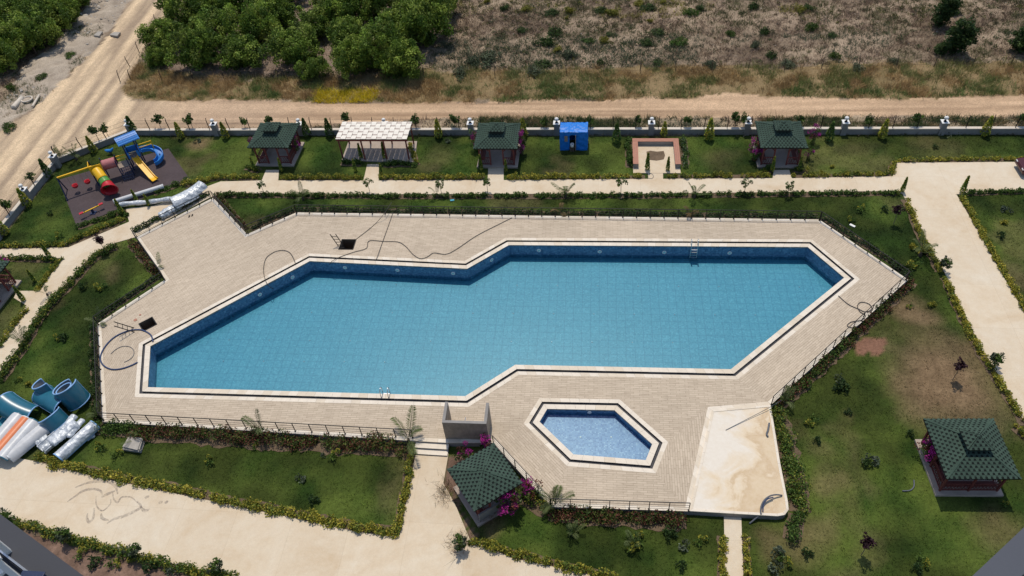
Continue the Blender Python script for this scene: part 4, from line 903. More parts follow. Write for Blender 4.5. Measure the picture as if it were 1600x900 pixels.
    b = MB(); b.bar((*m_[:2], 0.03), (*m_[:2], 0.5), 0.16, 0.16); b.box((*m_[:2], 0.06), (0.5, 0.5, 0.05)); b.build('pivot', 'navy', ss, True)
    # spring rider on the grass
    p = W2(174, 241); sr = empty('spring_rider', (*p, 0)); tag(sr, 'small light blue spring rider on the grass behind the tunnel', 'spring rider'); b = MB()
    b.tube([(0.1*math.cos(t), 0.1*math.sin(t), 0.03+t*0.011) for t in np.linspace(0, 30, 60)], 0.02, 5); b.build('spring', 'black', sr)
    b = MB(); b.tube([(-0.45, 0, 0.5), (-0.2, 0, 0.42), (0.2, 0, 0.45), (0.5, 0, 0.75)], [0.07, 0.17, 0.16, 0.06], 10); b.build('body', 'blue', sr, smooth=True)
playground()

# ------------------------------------------------------------------ stacked water-slide sections and wrapped parts
k3 = np.array([0, 0, 1.0])
def section(px, py, z, dpx, L, rad, roll, arc, mats, label, bend=0.0, tilt=0.0, th=0.05, name='slide_section', group='water slide sections on the lawn'):
    """trough lying on the ground: dpx = direction in photo pixels, roll turns the opening (0 = up)"""
    c = W(px, py, z); e = W(px+dpx[0], py+dpx[1], z)-c; d = e/np.linalg.norm(e); r = empty(name, (c[0], c[1], 0)); tag(r, label, 'slide section', group)
    N = 12; path = []; a = math.atan2(d[1], d[0]); pos = c.copy()-0.0; pts = []
    p = np.zeros(3); h = a-bend/2
    for i in range(N+1):
        dd = np.array([math.cos(h)*math.cos(tilt), math.sin(h)*math.cos(tilt), math.sin(tilt)]); pts.append((p.copy(), dd)); p = p+dd*L/N; h += bend/N
    mid = np.mean([q[0] for q in pts], 0)
    for q, dd in pts:
        s_ = np.cross(dd, k3); s_ /= np.linalg.norm(s_); n_ = np.cross(s_, dd); ca, sa = math.cos(roll), math.sin(roll)
        path.append((c+q-mid, s_*ca+n_*sa, n_*ca-s_*sa))
    halfpipe(None, path, rad, -math.pi/2-arc/2, -math.pi/2+arc/2, th, mats, parent=r); return r
TL = ('teal', 'tealin', 'rim')
section(76, 609, 0.75, (20, 20), 1.5, 0.74, math.pi/2, 3.5, TL, 'teal half-tube behind the inverted teal trough, open end up-left', tilt=-1.2)
section(85, 628, 0.40, (24, 15), 2.6, 0.82, math.pi+0.1, 3.0, TL, 'teal trough lying upside down in the middle of the slide pile', tilt=0.05)
section(112, 616, 0.95, (18, 12), 1.6, 0.86, math.pi/2+0.3, 5.2, TL, 'teal tube bend with pale blue rim at the right of the slide pile', 0.2, tilt=-1.2)
section(106, 614, 1.25, (18, 12), 0.9, 0.58, math.pi/2+0.3, 6.1, TL, 'narrow teal tube nested inside the right tube bend', 0.1, tilt=-1.2)
section(28, 641, 0.55, (24, 9), 2.5, 0.85, math.pi-0.5, 3.6, TL, 'teal trough at the left picture edge with grey inside', 0.4, tilt=-0.3)
section(84, 656, 0.62, (14, 10), 1.0, 0.80, math.pi, 3.1, TL, 'short teal C-shaped ring standing before the slide pile', 0.1, tilt=-1.0)
MAT['gelwhite'] = vary('white_gelcoat', (0.56, 0.565, 0.57), 0.35, 0.2, 1.3, 0.15, fine=6); WH = ('gelwhite', 'gelwhite', 'teal')
section(2, 662, 0.45, (16, -18), 2.4, 0.62, 0.2, 2.9, ('cyan', 'cyan', 'white'), 'cyan slide channel at the left edge under the teal trough')
section(8, 680, 0.60, (20, -23), 3.1, 0.60, math.pi+0.3, 2.4, WH, 'white slide channel nested left of the orange one')
section(18, 684, 0.72, (20, -23), 3.1, 0.42, math.pi+0.2, 2.2, ('orange', 'orange', 'white'), 'orange slide channel nested between white channels')
section(30, 689, 0.50, (20, -23), 3.1, 0.55, math.pi, 2.6, WH, 'white slide channel nested right of the orange one')
section(45, 692, 0.35, (22, -18), 2.9, 0.54, math.pi-0.1, 2.9, ('gelwhite', 'gelwhite', 'wrap'), 'smooth white wrapped trough beside the nested slide channels')
section(121, 690, 0.35, (30, -27), 3.0, 0.46, math.pi-0.3, 2.8, ('wrap', 'wrap', 'rim'), 'long silver wrapped trough at the right end of the slide heap')
section(84, 680, 0.75, (20, -17), 2.2, 0.62, 0.2, 2.6, ('wrap', 'wrap', 'wrap'), 'open silver wrapped trough left of the long silver one')
def wrapped(px, py, z, dpx, L, rad, flat_, label, mt='wrap', name='wrapped_bundle', group='silver wrapped slide parts'):
    c = W(px, py, z); e = W(px+dpx[0], py+dpx[1], z)-c; d = e/np.linalg.norm(e); s_ = np.cross(d, k3); N, n = 26, 22; V = []
    for i in range(N+1):
        t = i/N; f_ = min(1, 4.5*math.sqrt(max(0, t*(1-t)))); 
        for j in range(n):
            a = 2*math.pi*j/n; nz_ = 1+0.34*(vnoise(np.array([t*5+px]), np.array([math.cos(a)*1.6+math.sin(a)*0.7+py]), 1.4, 1, 4)[0]-0.5)*2
            q = (d*(t-0.5)*L+(s_*math.cos(a)*rad+k3*math.sin(a)*rad*flat_)*f_*nz_); V.append(q)
    b = MB(); b.add(V, [(i*n+j, i*n+(j+1) % n, (i+1)*n+(j+1) % n, (i+1)*n+j) for i in range(N) for j in range(n)]); o = b.build(name, mt, smooth=True); o.location = c; tag(o, label, 'bundle', group); return o
wrapped(99, 676, 0.85, (22, -18), 2.1, 0.50, 0.55, 'crumpled silver bundle lying on top of the right heap')
wrapped(107, 661, 0.95, (10, -12), 1.4, 0.26, 0.7, 'small upright silver packet at the top of the right heap')
wrapped(118, 669, 0.8, (12, -14), 1.6, 0.24, 0.7, 'thin silver packet next to the long silver bundle')
wrapped(66, 688, 0.3, (10, -5), 0.85, 0.3, 0.7, 'short silver block at the foot of the white roll')
wrapped(76, 696, 0.25, (10, -5), 0.85, 0.28, 0.7, 'lowest short silver block in front of the heap')
wrapped(141, 681, 0.12, (8, -4), 0.6, 0.3, 0.4, 'flat silver scrap of foil at the right of the heap')
WR = ('wrap', 'wrap', 'wrap')
section(307, 301, 0.35, (16, -9), 1.7, 0.72, math.pi+0.3, 3.0, WR, 'silver bubble-wrapped trough nearest the path bend', 0.4, tilt=0.12, group='silver wrapped slide parts')
section(288, 314, 0.30, (18, -10), 2.1, 0.82, math.pi+0.1, 2.9, WR, 'middle bubble-wrapped trough by the deck extension railing', 0.3, tilt=-0.06, group='silver wrapped slide parts')
wrapped(266, 329, 0.3, (22, -12), 2.2, 0.42, 0.8, 'low bubble-wrapped bundle by the railing, nearest the playground')
def longtube(p, q, r_, mt, label, name='pipe', cat='pipe', n=14, wob=0.0):
    a, b_ = W(*p), W(*q); pts = [a+(b_-a)*t+np.array([0, 0, r_*0.2*math.sin(9*t)*wob]) for t in np.linspace(0, 1, 20)]
    o = empty(name, tuple(a)); b = MB(); b.tube(pts, [r_*(1+wob*0.12*math.sin(t*23)) for t in np.linspace(0, 1, 20)], n); b.build('tube', mt, o, True, True)
    for e_, d in ((a, a-b_), (b_, b_-a)):
        d = d/np.linalg.norm(d); b = MB(); b.tube([e_-d*0.08, e_+d*0.03], r_*1.08, n); b.build('end_cap', mt, o, True, True)
    tag(o, label, cat); return o
longtube((178, 315, 0.35), (255, 291, 0.35), 0.21, 'pvc', 'smooth grey-white pipe lying across the near edge of the playground mat')
longtube((188, 320, 0.35), (272, 311, 0.35), 0.22, 'wrap', 'crinkled wrapped pipe lying across the path spur below the grey pipe', wob=1.0)

# ------------------------------------------------------------------ hoses and cables
def hose(pts, z, r_, mt, label, name='hose', cat='hose', zs=None):
    P = [W(a, b_, (zs[i] if zs else z)) for i, (a, b_) in enumerate(pts)]; b = MB(); b.tube(spline(P, 9), r_, 6); o = b.build(name, mt, smooth=True); tag(o, label, cat); return o
zd = D+0.05
hose([(239, 534), (236, 524), (228, 518), (217, 515), (200, 517), (180, 526), (166, 539), (158, 553), (157, 563), (163, 572), (175, 577), (190, 576), (205, 571), (215, 566)], zd, 0.055, 'bluehose', 'thick dark blue hose in a big loop on the left deck end')
hose([(173, 553), (181, 546), (192, 541), (203, 542), (209, 548), (208, 556), (202, 562), (194, 566)], zd-0.02, 0.022, 'greyhose', 'thin grey hose curled inside the blue hose loop')
hose([(465, 434), (461, 410), (453, 395), (441, 391), (428, 394), (416, 403), (412, 417), (413, 432), (419, 446), (428, 452)], 0, 0.025, 'cable', 'dark hose arching out of the upper left pool corner', zs=[-0.6, D+0.04, zd, zd, zd, zd, zd, zd, D+0.04, -0.5])
hose([(514, 420), (517, 410), (530, 402), (552, 394), (572, 388), (575, 378), (582, 375.5), (600, 377), (622, 378), (634, 385), (645, 397), (657, 404), (668, 401), (678, 395), (696, 397), (712, 390), (745, 368), (780, 350), (800, 340)], 0, 0.024, 'cable', 'dark cable winding over the far deck from hatch to railing', zs=[-0.7, D+0.05]+[zd]*17)
hose([(556, 374), (574, 360), (588, 348), (600, 334), (612, 316)], 0, 0.022, 'cable', 'dark cable running from the far hatch to the railing', zs=[D+0.02, zd, zd, D+0.5, 0.9])
hose([(584, 418), (588, 405), (597, 380), (606, 355), (614, 332)], 0, 0.022, 'cable', 'thin dark cable running straight from pool to far railing', zs=[-0.6, D+0.04, zd, zd, zd])
hose([(1310, 462), (1325, 475), (1342, 483), (1352, 487), (1362, 483), (1358, 475), (1346, 472), (1340, 477), (1343, 486), (1352, 493), (1346, 500), (1330, 503), (1324, 509), (1334, 512), (1344, 506)], zd, 0.026, 'cable', 'tangled dark hose at the lower right deck railing')
hose([(1189, 804), (1189, 793), (1194, 782), (1203, 775), (1213, 773), (1222, 774)], 0, 0.05, 'greyhose', 'bent grey pipe bundle on the corner of the stained platform', zs=[0.5, D+0.15, D+0.3, D+0.35, D+0.25, D+0.1])
hose([(1192, 800), (1193, 788), (1199, 780), (1208, 777)], 0, 0.04, 'bluehose', 'short blue pipe beside the bent grey pipes on the platform', zs=[0.5, D+0.2, D+0.3, D+0.25])
hose([(1171, 818), (1182, 809), (1190, 802)], 0, 0.05, 'greyhose', 'grey pipe sloping from platform edge down to the lawn', zs=[0.05, 0.3, 0.5])
hose([(1202, 661), (1200, 672), (1198, 678), (1200, 682)], D+0.1, 0.06, 'greyhose', 'short grey pipe stub on the right edge of the platform')
hose([(1134, 672), (1165, 656), (1200, 638), (1222, 625)], 0, 0.02, 'greyhose', 'thin pale rod lying across the upper end of the platform', zs=[D+0.05, D+0.1, D+0.2, D+0.3])
hose([(1410, 767), (1422, 766), (1428, 760), (1428, 750)], 0.06, 0.04, 'greyhose', 'curved grey hose lying on lawn left of the near gazebo')
hose([(1014, 271), (1019, 272), (1021, 276), (1018, 279), (1012, 278)], 0.06, 0.02, 'greyhose', 'small coil of hose on path in front of terracotta bench')

# ------------------------------------------------------------------ small loose things
def slab_thing(name, poly_px, z0, z1, mt, label, cat, bev=0.0):
    c = WL(poly_px, z1).mean(0); b = MB(); b.prism(WL(poly_px, z1), z0, z1); o = b.build(name, mt, None); o.data.transform(Matrix.Translation((-c[0], -c[1], 0))); o.location = (*c, 0); tag(o, label, cat); return o
bs = empty('board_stack', (*W2(207, 695), 0)); tag(bs, 'stack of grey boards on the lawn below the near railing', 'boards')
for k in range(6):
    P = WL([(200, 682), (224, 684), (217, 704), (190, 700)], 0.4); c = P.mean(0); a = rng.normal(0, 0.06); ca, sa = math.cos(a), math.sin(a); P = np.array([c+np.array([(p-c)@np.array([ca, -sa]), (p-c)@np.array([sa, ca])])*(1.02-0.02*k)+rng.normal(0, 0.03, 2) for p in P])
    b = MB(); b.prism(P, 0.05+k*0.07, 0.05+k*0.07+0.055); b.build('board', 'board', bs, True)
slab_thing('concrete_slab', [(146, 55), (153, 49), (160, 49), (155, 56)], 0.15, 0.38, 'board', 'left one of two concrete slabs beside the diagonal dirt track', 'slab')
slab_thing('concrete_slab', [(171, 54), (178, 50), (188, 50), (183, 56)], 0.1, 0.3, 'board', 'right one of two concrete slabs beside the diagonal dirt track', 'slab')
longtube((21, 168, 0.25), (35, 153, 0.25), 0.26, 'coping', 'thick pale pipe dumped beside the dirt track'); longtube((51, 166, 0.2), (61, 149, 0.2), 0.12, 'coping', 'thin pale pipe lying right of the dumped ring')
b = MB(); c = W(42, 155, 0.25); b.tube([(0.55*math.cos(t), 0.55*math.sin(t), 0) for t in np.linspace(0, 2*math.pi, 24)], 0.09, 8, False); o = b.build('pipe_ring', 'coping', smooth=True); o.location = c; tag(o, 'pale ring dumped between two pipes at the dirt track', 'ring')
for px, py, lb in ((295.8, 338.5, 'left one of two dark slippers left on the deck extension'), (300.5, 336.8, 'right one of two dark slippers left on the deck extension')):
    o = empty('slipper', (*W2(px, py, D), D)); b = MB(); b.tube([(0, -0.13, 0.02), (0, -0.05, 0.025), (0, 0.06, 0.025), (0, 0.14, 0.02)], [0.04, 0.05, 0.058, 0.035], 8); b.build('sole', 'black', o, smooth=True); b = MB(); b.tube([(-0.055, 0.05, 0.03), (0, 0.06, 0.09), (0.055, 0.05, 0.03)], 0.025, 6); b.build('strap', 'black', o); tag(o, lb, 'slipper', 'slippers')
slab_thing('white_plank', [(1327, 351), (1329, 349), (1337, 353), (1335, 355)], 0.02, 0.07, 'white', 'short white plank lying on the lawn right of deck', 'plank')
slab_thing('turquoise_sheet', [(703, 312), (709, 311), (710, 313), (704, 314)], 0.02, 0.08, 'cyan', 'small turquoise scrap on the lawn strip above the pool', 'scrap')
for px, py, r_, lb in ((211.5, 500, 0.14, 'round brown drain lid above the left hatch'), (219, 492, 0.09, 'small brown lump beside the drain lid on deck')):
    b = MB(); b.lathe([(r_, 0), (r_, 0.02), (r_*0.8, 0.035), (0, 0.035)], n=14); o = b.build('drain_lid', 'terracotta'); o.location = W(px, py, D+0.003); tag(o, lb, 'lid')

def tyre_mark(pts, w, label):
    P = spline([W(a, b_, 0.049) for a, b_ in pts], 8); b = MB(); path = []
    for i, p in enumerate(P):
        d = P[min(i+1, len(P)-1)]-P[max(0, i-1)]; d /= np.linalg.norm(d); t_ = i/(len(P)-1); path.append((p, np.array([-d[1], d[0], 0])*(0.35+0.65*math.sin(math.pi*t_)), (0, 0, 1)))
    b.sheet(path, [(-w*0.32, 0), (w*0.32, 0)]); tag(b.build('tyre_mark', MAT['tyremark']), label, 'tyre mark', 'dark skid marks on the driveway')
def tyremark_mat():
    m, nt, b = mat('rubber_streak'); p = worldpos(nt); n1 = noise(nt, p, 5.0, 6, 0.75); f_ = ramp(nt, n1, [(0.36, (0.06, 0.06, 0.06)), (0.68, (0.55, 0.55, 0.55))]); b.inputs['Base Color'].default_value = (0.27, 0.23, 0.20, 1); b.inputs['Roughness'].default_value = 0.9
    t = nt.nodes.new('ShaderNodeBsdfTransparent'); mx = nt.nodes.new('ShaderNodeMixShader'); nt.links.new(f_, mx.inputs[0]); nt.links.new(t.outputs[0], mx.inputs[1]); nt.links.new(b.outputs[0], mx.inputs[2]); nt.links.new(mx.outputs[0], nt.nodes['Material Output'].inputs[0]); return m
MAT['tyremark'] = tyremark_mat()
for pts_, w_, lb in [([(117, 762), (135, 755), (152, 752), (168, 752), (180, 760), (184, 772)], .35, 'upper curved skid mark on the driveway'), ([(105, 784), (118, 775), (130, 767), (145, 764), (157, 767), (160, 774)], .3, 'wavy skid mark left of the skid mark knot'), ([(158, 777), (168, 772), (180, 767)], .35, 'short straight skid mark in middle of the knot'), ([(167, 818), (178, 811), (192, 807), (208, 800), (220, 792), (214, 783)], .35, 'long lower skid mark on the driveway'), ([(220, 792), (226, 798), (234, 795)], .35, 'hooked skid mark right of the knot'), ([(137, 802), (136, 810), (140, 816), (146, 808), (147, 794)], .3, 'small looped skid mark at lower left of the knot'), ([(158, 802), (160, 810), (170, 813)], .3, 'short bent skid mark at the bottom of the knot'), ([(176, 770), (178, 780), (184, 785), (190, 777), (205, 777), (215, 786)], .2, 'thin skid mark curling right from the knot'), ([(150, 775), (151, 790), (160, 798), (172, 788), (173, 780)], .16, 'faint loop inside the skid mark knot'), ([(226, 778), (233, 775)], .35, 'upper short smudge right of the skid marks'), ([(248, 787), (254, 783)], .35, 'left smudge of the pair right of the skid marks'), ([(257, 786), (263, 783)], .35, 'right smudge of the pair right of the skid marks')]: tyre_mark(pts_, w_, lb)

# car at the right edge
def car(px, py, rz):
    c = W2(px, py); r = empty('parked_car', (*c, 0.045)); r.rotation_euler = (0, 0, rz); tag(r, 'dark red parked car mostly beyond the right picture edge', 'car')
    prof = [(-2.1, 0.35), (-2.15, 0.6), (-2.05, 0.78), (-1.1, 0.95), (-0.45, 1.42), (0.9, 1.45), (1.7, 1.0), (2.05, 0.92), (2.1, 0.5), (2.05, 0.3)]
    b = MB(); n = len(prof); rows = [(-0.86, 0.96), (-0.8, 1.0), (0.8, 1.0), (0.86, 0.96)]; V = [(x*s, y*(0.86 if z > 1.1 else 1), 0.3+(z-0.3)*s) for y, s in rows for x, z in prof]
    F_ = [(i*n+j, i*n+(j+1) % n, (i+1)*n+(j+1) % n, (i+1)*n+j) for i in range(3) for j in range(n)]+[tuple(range(n)), tuple(3*n+j for j in range(n))[::-1]]; b.add(V, F_); b.build('body', 'carpaint', r, bevel=0.04)
    b = MB(); b.add([(-1.08, -0.70, 0.99), (-1.08, 0.70, 0.99), (-0.5, 0.64, 1.42), (-0.5, -0.64, 1.42)], [(0, 1, 2, 3)]); o = b.build('windscreen', 'glass', r); o.location.x = -0.02; o.location.z = 0.015
    for x in (-1.35, 1.3):
        for y in (-0.78, 0.78):
            b = MB(); b.tube([(x, y-0.1, 0.32), (x, y+0.1, 0.32)], 0.32, 18); w_ = b.build('wheel', 'tyre', r); b = MB(); b.tube([(x, y+math.copysign(0.1, y), 0.32), (x, y+math.copysign(0.115, y), 0.32)], 0.2, 14); b.build('rim', 'steel', w_)
    for y in (-0.6, 0.6): b = MB(); b.box((-2.05, y, 0.68), (0.14, 0.3, 0.12)); b.build('headlight', 'white', r)
car(1628, 268, math.radians(2))

# ------------------------------------------------------------------ the apartment block the view is taken from: two lower balconies
def balcony(edge, inner, z, label, mt, rail=True):
    """edge: two photo points on the outer top edge of the parapet; inner: direction towards the building"""
    a, b_ = W2(*edge[0], z), W2(*edge[1], z); d = (b_-a)/np.linalg.norm(b_-a); nn = np.array([-d[1], d[0]]); nn = nn if nn@np.array(inner) > 0 else -nn
    a2, b2 = a-d*4.0, b_+d*2.5; t = 0.25; r = empty('apartment_building', (*((a+b_)/2), 0)); tag(r, label, 'building', 'wings of the apartment block')
    m_ = MB(); m_.prism([a2, b2, b2+nn*t, a2+nn*t], -0.2, z); m_.build('facade_panel', mt, r, True)
    m_ = MB(); m_.prism([a2+nn*(t+0.002), b2+nn*(t+0.002), b2+nn*(t+1.6), a2+nn*(t+1.6)], z-0.28, z-0.08); m_.build('balcony_floor', 'facade', r, True)
    m_ = MB(); m_.prism([a2+nn*(t+1.6), b2+nn*(t+1.6), b2+nn*(t+5), a2+nn*(t+5)], -0.2, z-0.1); m_.build('wall', mt, r, True)
    if rail:
        m_ = MB(); m_.bar((*(a2+nn*(t-0.02)), z+0.015), (*(b2+nn*(t-0.02)), z+0.015), 0.018, 0.03); m_.build('hand_rail', 'steel', r, True)
    return a, d, nn, t
a, d, nn, t = balcony([(0, 803), (132, 901)], (-1, -1), 37.5, 'dark grey balcony wing of the apartment block in the lower left corner', 'facade')
def chair(loc, rz):
    r = empty('balcony_chair', loc); r.rotation_euler = (0, 0, rz); tag(r, 'white plastic armchair on the balcony in the lower left corner', 'chair')
    b = MB()
    for i in range(5): b.box((0, -0.18+0.09*i, 0.43), (0.46, 0.07, 0.03))
    b.build('seat', 'white', r)
    b = MB()
    for i in range(5): b.bar((-0.2+0.1*i, 0.22, 0.44), (-0.2+0.1*i, 0.34, 0.9), 0.06, 0.025)
    b.bar((-0.25, 0.35, 0.9), (0.25, 0.35, 0.9), 0.05, 0.08); b.build('backrest', 'white', r)
    for sx in (-1, 1):
        b = MB(); b.bar((0.25*sx, -0.25, 0.64), (0.25*sx, 0.27, 0.66), 0.06, 0.03); b.build('armrest', 'white', r)
        for y in (-0.23, 0.24): b = MB(); b.bar((0.24*sx, y*1.1, 0), (0.24*sx, y, 0.64), 0.045); b.build('leg', 'white', r)
cp = W(-20, 915, 37.6); chair((cp[0], cp[1], 37.42), 0.9)
cp = W(52, 912, 37.5); b = MB(); b.box((0, 0, 0.07), (0.20, 0.15, 0.14)); b.box((0, 0, 0.148), (0.22, 0.17, 0.015)); o = b.build('storage_box', 'navy', bevel=0.02); o.location = (cp[0], cp[1], 37.42); tag(o, 'dark blue storage box on the lower left balcony', 'box')
balcony([(1516, 903), (1602, 822)], (1, -1), 37.0, 'blue-grey facade wing of the apartment block in the lower right corner', 'facade2', False)

# ------------------------------------------------------------------ vegetation
GOLD = [(0.29, 0.27, 0.04), (0.38, 0.33, 0.05), (0.20, 0.215, 0.035), (0.11, 0.155, 0.028)]
GREEN = [(0.065, 0.12, 0.022), (0.095, 0.15, 0.03), (0.042, 0.082, 0.016)]
REDG = [(0.075, 0.115, 0.025), (0.11, 0.135, 0.028), (0.13, 0.045, 0.032), (0.16, 0.07, 0.04), (0.05, 0.08, 0.02)]
DARK = [(0.028, 0.055, 0.015), (0.042, 0.075, 0.02), (0.06, 0.095, 0.025)]
CITRUS = [(0.115, 0.18, 0.024), (0.165, 0.24, 0.036), (0.072, 0.125, 0.019), (0.21, 0.27, 0.05)]
BOUG = [(0.36, 0.02, 0.24), (0.46, 0.035, 0.30), (0.28, 0.015, 0.19)]
PLUM = [(0.035, 0.014, 0.022), (0.055, 0.02, 0.03), (0.025, 0.012, 0.016)]
GREY = [(0.11, 0.14, 0.09), (0.15, 0.18, 0.13), (0.08, 0.10, 0.06)]
def hedge(pts, wd, ht, palette, label, dens=1.0, gap=0.0, z=0.0):
    P = WL(pts, z); ls = [np.linalg.norm(P[i+1]-P[i]) for i in range(len(P)-1)]; L = sum(ls); n = max(2, int(L/(wd*0.36))); C = []; Cc = []
    for k in range(n):
        if rng.random() < gap: continue
        s = (k+rng.uniform(0.1, 0.9))/n*L; i = 0
        while i < len(ls)-1 and s > ls[i]: s -= ls[i]; i += 1
        p = P[i]+(P[i+1]-P[i])*s/ls[i]+rng.normal(0, wd*0.13, 2); rr = wd*0.5*rng.uniform(0.65, 1.25); hh = ht*rng.uniform(0.5, 1.35)
        m_ = int(80*dens*(rr/0.28)**1.5); q = blob(m_, shell=0.3)*np.array([rr, rr, hh*0.5])+np.array([*p, z+hh*0.5]); C.append(q)
        base = np.array(palette)[rng.integers(0, len(palette), max(1, m_//14))]; Cc.append(np.repeat(base, 15, 0)[:m_] if len(base)*15 >= m_ else np.resize(base, (m_, 3)))
    C = np.concatenate(C); Cc = np.concatenate(Cc)*(1+rng.normal(0, 0.22, (len(C), 1))); keep = C[:, 2] > z-0.02; C = C[keep]; Cc = Cc[keep]
    V, Fq = leaf_quads(C, 0.075, 0.5); o0 = np.array([*P[0], 0]); me = mesh_np('hedge', V-o0, Fq, MAT['leaf'], np.repeat(np.clip(Cc, 0.003, 1), 4, 0))
    o = link('hedge', me); o.location = o0; sp_ = spline([(*p, z+0.022) for p in P], max(4, int(L/len(ls)/0.35))); pth = []
    for i, p in enumerate(sp_):
        d = sp_[min(i+1, len(sp_)-1)]-sp_[max(0, i-1)]; d = d/np.linalg.norm(d); pth.append((p+np.array([0, 0, rng.uniform(0, 0.006)]), np.array([-d[1], d[0], 0])*wd*rng.uniform(0.42, 0.72), (0, 0, 1)))
    b = MB(); b.sheet(pth, [(-1, 0), (1, 0)]); b.build('soil_strip', 'soil', o, True); tag(o, label, 'hedge', 'clipped hedges and edging shrubs'); return o
H_ = hedge
H_([(347, 279), (404, 279)], .55, .5, GOLD, 'golden hedge along the far path left of the first gazebo spur', gap=.1)
H_([(441, 279), (563, 279)], .6, .55, GOLD, 'golden hedge between first gazebo spur and pergola spur')
H_([(597, 279), (757, 279)], .6, .55, GOLD, 'golden hedge between the pergola spur and the middle gazebo spur')
H_([(792, 279), (905, 278)], .6, .6, GOLD, 'dense golden hedge in front of the blue tarpaulin hut')
H_([(905, 278), (1008, 277)], .5, .45, GOLD, 'patchy golden hedge left of the terracotta bench spur', gap=.3)
H_([(1042, 277), (1202, 276)], .5, .5, GOLD, 'patchy golden hedge between terracotta bench and right far gazebo', gap=.3)
H_([(1241, 276), (1391, 273)], .5, .45, GOLD, 'low patchy golden hedge right of the right far gazebo', gap=.3)
H_([(1392, 271), (1398, 254)], .6, .6, GOLD, 'short golden hedge at the corner of the wide path junction')
H_([(1404, 252), (1640, 249)], .45, .4, GOLD, 'low golden hedge along the far side of the car lane', gap=.3)
H_([(347, 306), (640, 308)], .5, .45, GREEN, 'dark low hedge on near side of far path, left stretch', gap=.15)
H_([(640, 308), (1000, 307)], .5, .45, GREEN, 'dark low hedge on near side of far path, middle stretch', gap=.2)
H_([(1000, 307), (1400, 303)], .5, .42, GREEN, 'dark low hedge on near side of far path, right stretch', gap=.3)
H_([(1414, 312), (1438, 368), (1468, 425)], .55, .45, GOLD, 'golden edging shrubs left of the wide right path, upper stretch', gap=.25)
H_([(1475, 435), (1500, 490), (1528, 548), (1565, 606), (1600, 665)], .55, .45, GOLD, 'golden edging shrubs left of the wide right path, lower stretch', gap=.2)
H_([(1502, 308), (1530, 360), (1570, 430), (1640, 552)], .55, .4, GOLD, 'golden edging shrubs on the right of the wide right path')
H_([(1508, 303), (1640, 299)], .45, .4, GREEN, 'low green hedge on the near side of the car lane')
H_([(465, 329), (870, 335)], .7, .4, DARK, 'dark planting strip behind the far deck railing, left half', .8)
H_([(870, 335), (1278, 340)], .7, .4, DARK, 'dark planting strip behind the far deck railing, right half', .8)
H_([(392, 358), (460, 328)], .6, .4, DARK, 'dark planting at the short slanting railing by the deck extension', .8)
H_([(338, 306), (384, 358)], .6, .5, REDG, 'mixed planting right of the deck extension railing', .8)
H_([(208, 364), (325, 306)], .5, .5, GREEN, 'green planting between silver bundles and the deck extension', .8)
H_([(206, 380), (248, 432)], .7, .6, REDG, 'reddish planting left of the short railing by the deck extension')
H_([(250, 432), (150, 500)], .5, .4, DARK, 'dark planting below the slanting left deck railing')
H_([(147, 512), (153, 655)], .6, .45, DARK, 'dark planting along the left deck end')
H_([(155, 668), (230, 674)], 1.0, .7, GREEN, 'green shrubs at the near left deck corner')
H_([(215, 676), (430, 690)], 1.25, .8, REDG, 'red and green shrub border below the near railing, left half')
H_([(430, 690), (640, 702)], 1.25, .8, REDG, 'red and green shrub border below the near railing, right half')
H_([(1424, 440), (1320, 540)], .8, .6, REDG, 'red and green shrubs below the lower right railing, upper half')
H_([(1320, 540), (1212, 640)], .8, .6, GREEN+REDG, 'red and green shrubs below the lower right railing, lower half')
H_([(1286, 340), (1420, 428)], .6, .4, DARK, 'dark planting outside the upper right slanting railing', .8)
H_([(1216, 650), (1240, 740), (1250, 800)], 1.2, .7, GREEN+GOLD[2:], 'green shrub belt right of the stained platform')
H_([(1245, 805), (1236, 845)], .9, .8, GREEN, 'green shrub clump below the corner of the stained platform')
H_([(858, 800), (960, 812)], 1.0, .7, REDG, 'red and green shrubs below the paddling pool railing, left half')
H_([(960, 810), (1072, 816)], 1.0, .7, REDG, 'red and green shrubs below the paddling pool railing, right half')
H_([(822, 775), (856, 797)], 1.0, .9, GREEN+GOLD[:1], 'green shrubs between bougainvillea and paddling pool railing')
H_([(55, 716), (150, 740), (300, 770), (330, 778)], .7, .5, GOLD[1:], 'golden hedge along the driveway, left half')
H_([(330, 779), (450, 803), (560, 826), (618, 834)], .7, .5, GOLD, 'golden hedge along the driveway, right half')
H_([(645, 712), (634, 770), (623, 830)], .6, .5, GOLD, 'golden hedge on the left of the walkway to the steps')
H_([(733, 845), (800, 866), (900, 890), (960, 905)], .6, .5, GOLD, 'golden hedge along the driveway below the paddling pool lawn')
H_([(22, 816), (120, 846), (220, 873), (375, 910)], .7, .6, GOLD[1:]+GREEN, 'golden and green hedge between driveway and brown planting bed')
H_([(1128, 838), (1130, 915)], .5, .5, GOLD, 'golden hedge left of the narrow footpath'); H_([(1164, 838), (1168, 915)], .5, .5, GOLD, 'golden hedge right of the narrow footpath', gap=.15)
H_([(182, 386), (150, 402), (112, 444), (72, 486), (36, 546), (0, 596)], .7, .6, GREEN+GOLD[2:3], 'green hedge on the right side of the diagonal left path')
H_([(95, 407), (58, 455)], .5, .4, GOLD[1:], 'golden hedge on the left of the diagonal left path'); H_([(10, 405), (90, 407)], .5, .5, GREEN+GOLD[1:2], 'hedge below the horizontal path at the left edge')
H_([(42, 485), (18, 515), (0, 545)], .5, .4, GOLD[1:], 'golden hedge left of diagonal path below the cut-off gazebo')
H_([(0, 386), (100, 384), (195, 343)], .6, .5, GOLD[1:]+GREEN[:1], 'hedge between the playground lawn and the left path'); H_([(122, 356), (190, 332), (200, 340)], .6, .35, GREEN, 'dark green hedge below the rubber mat')
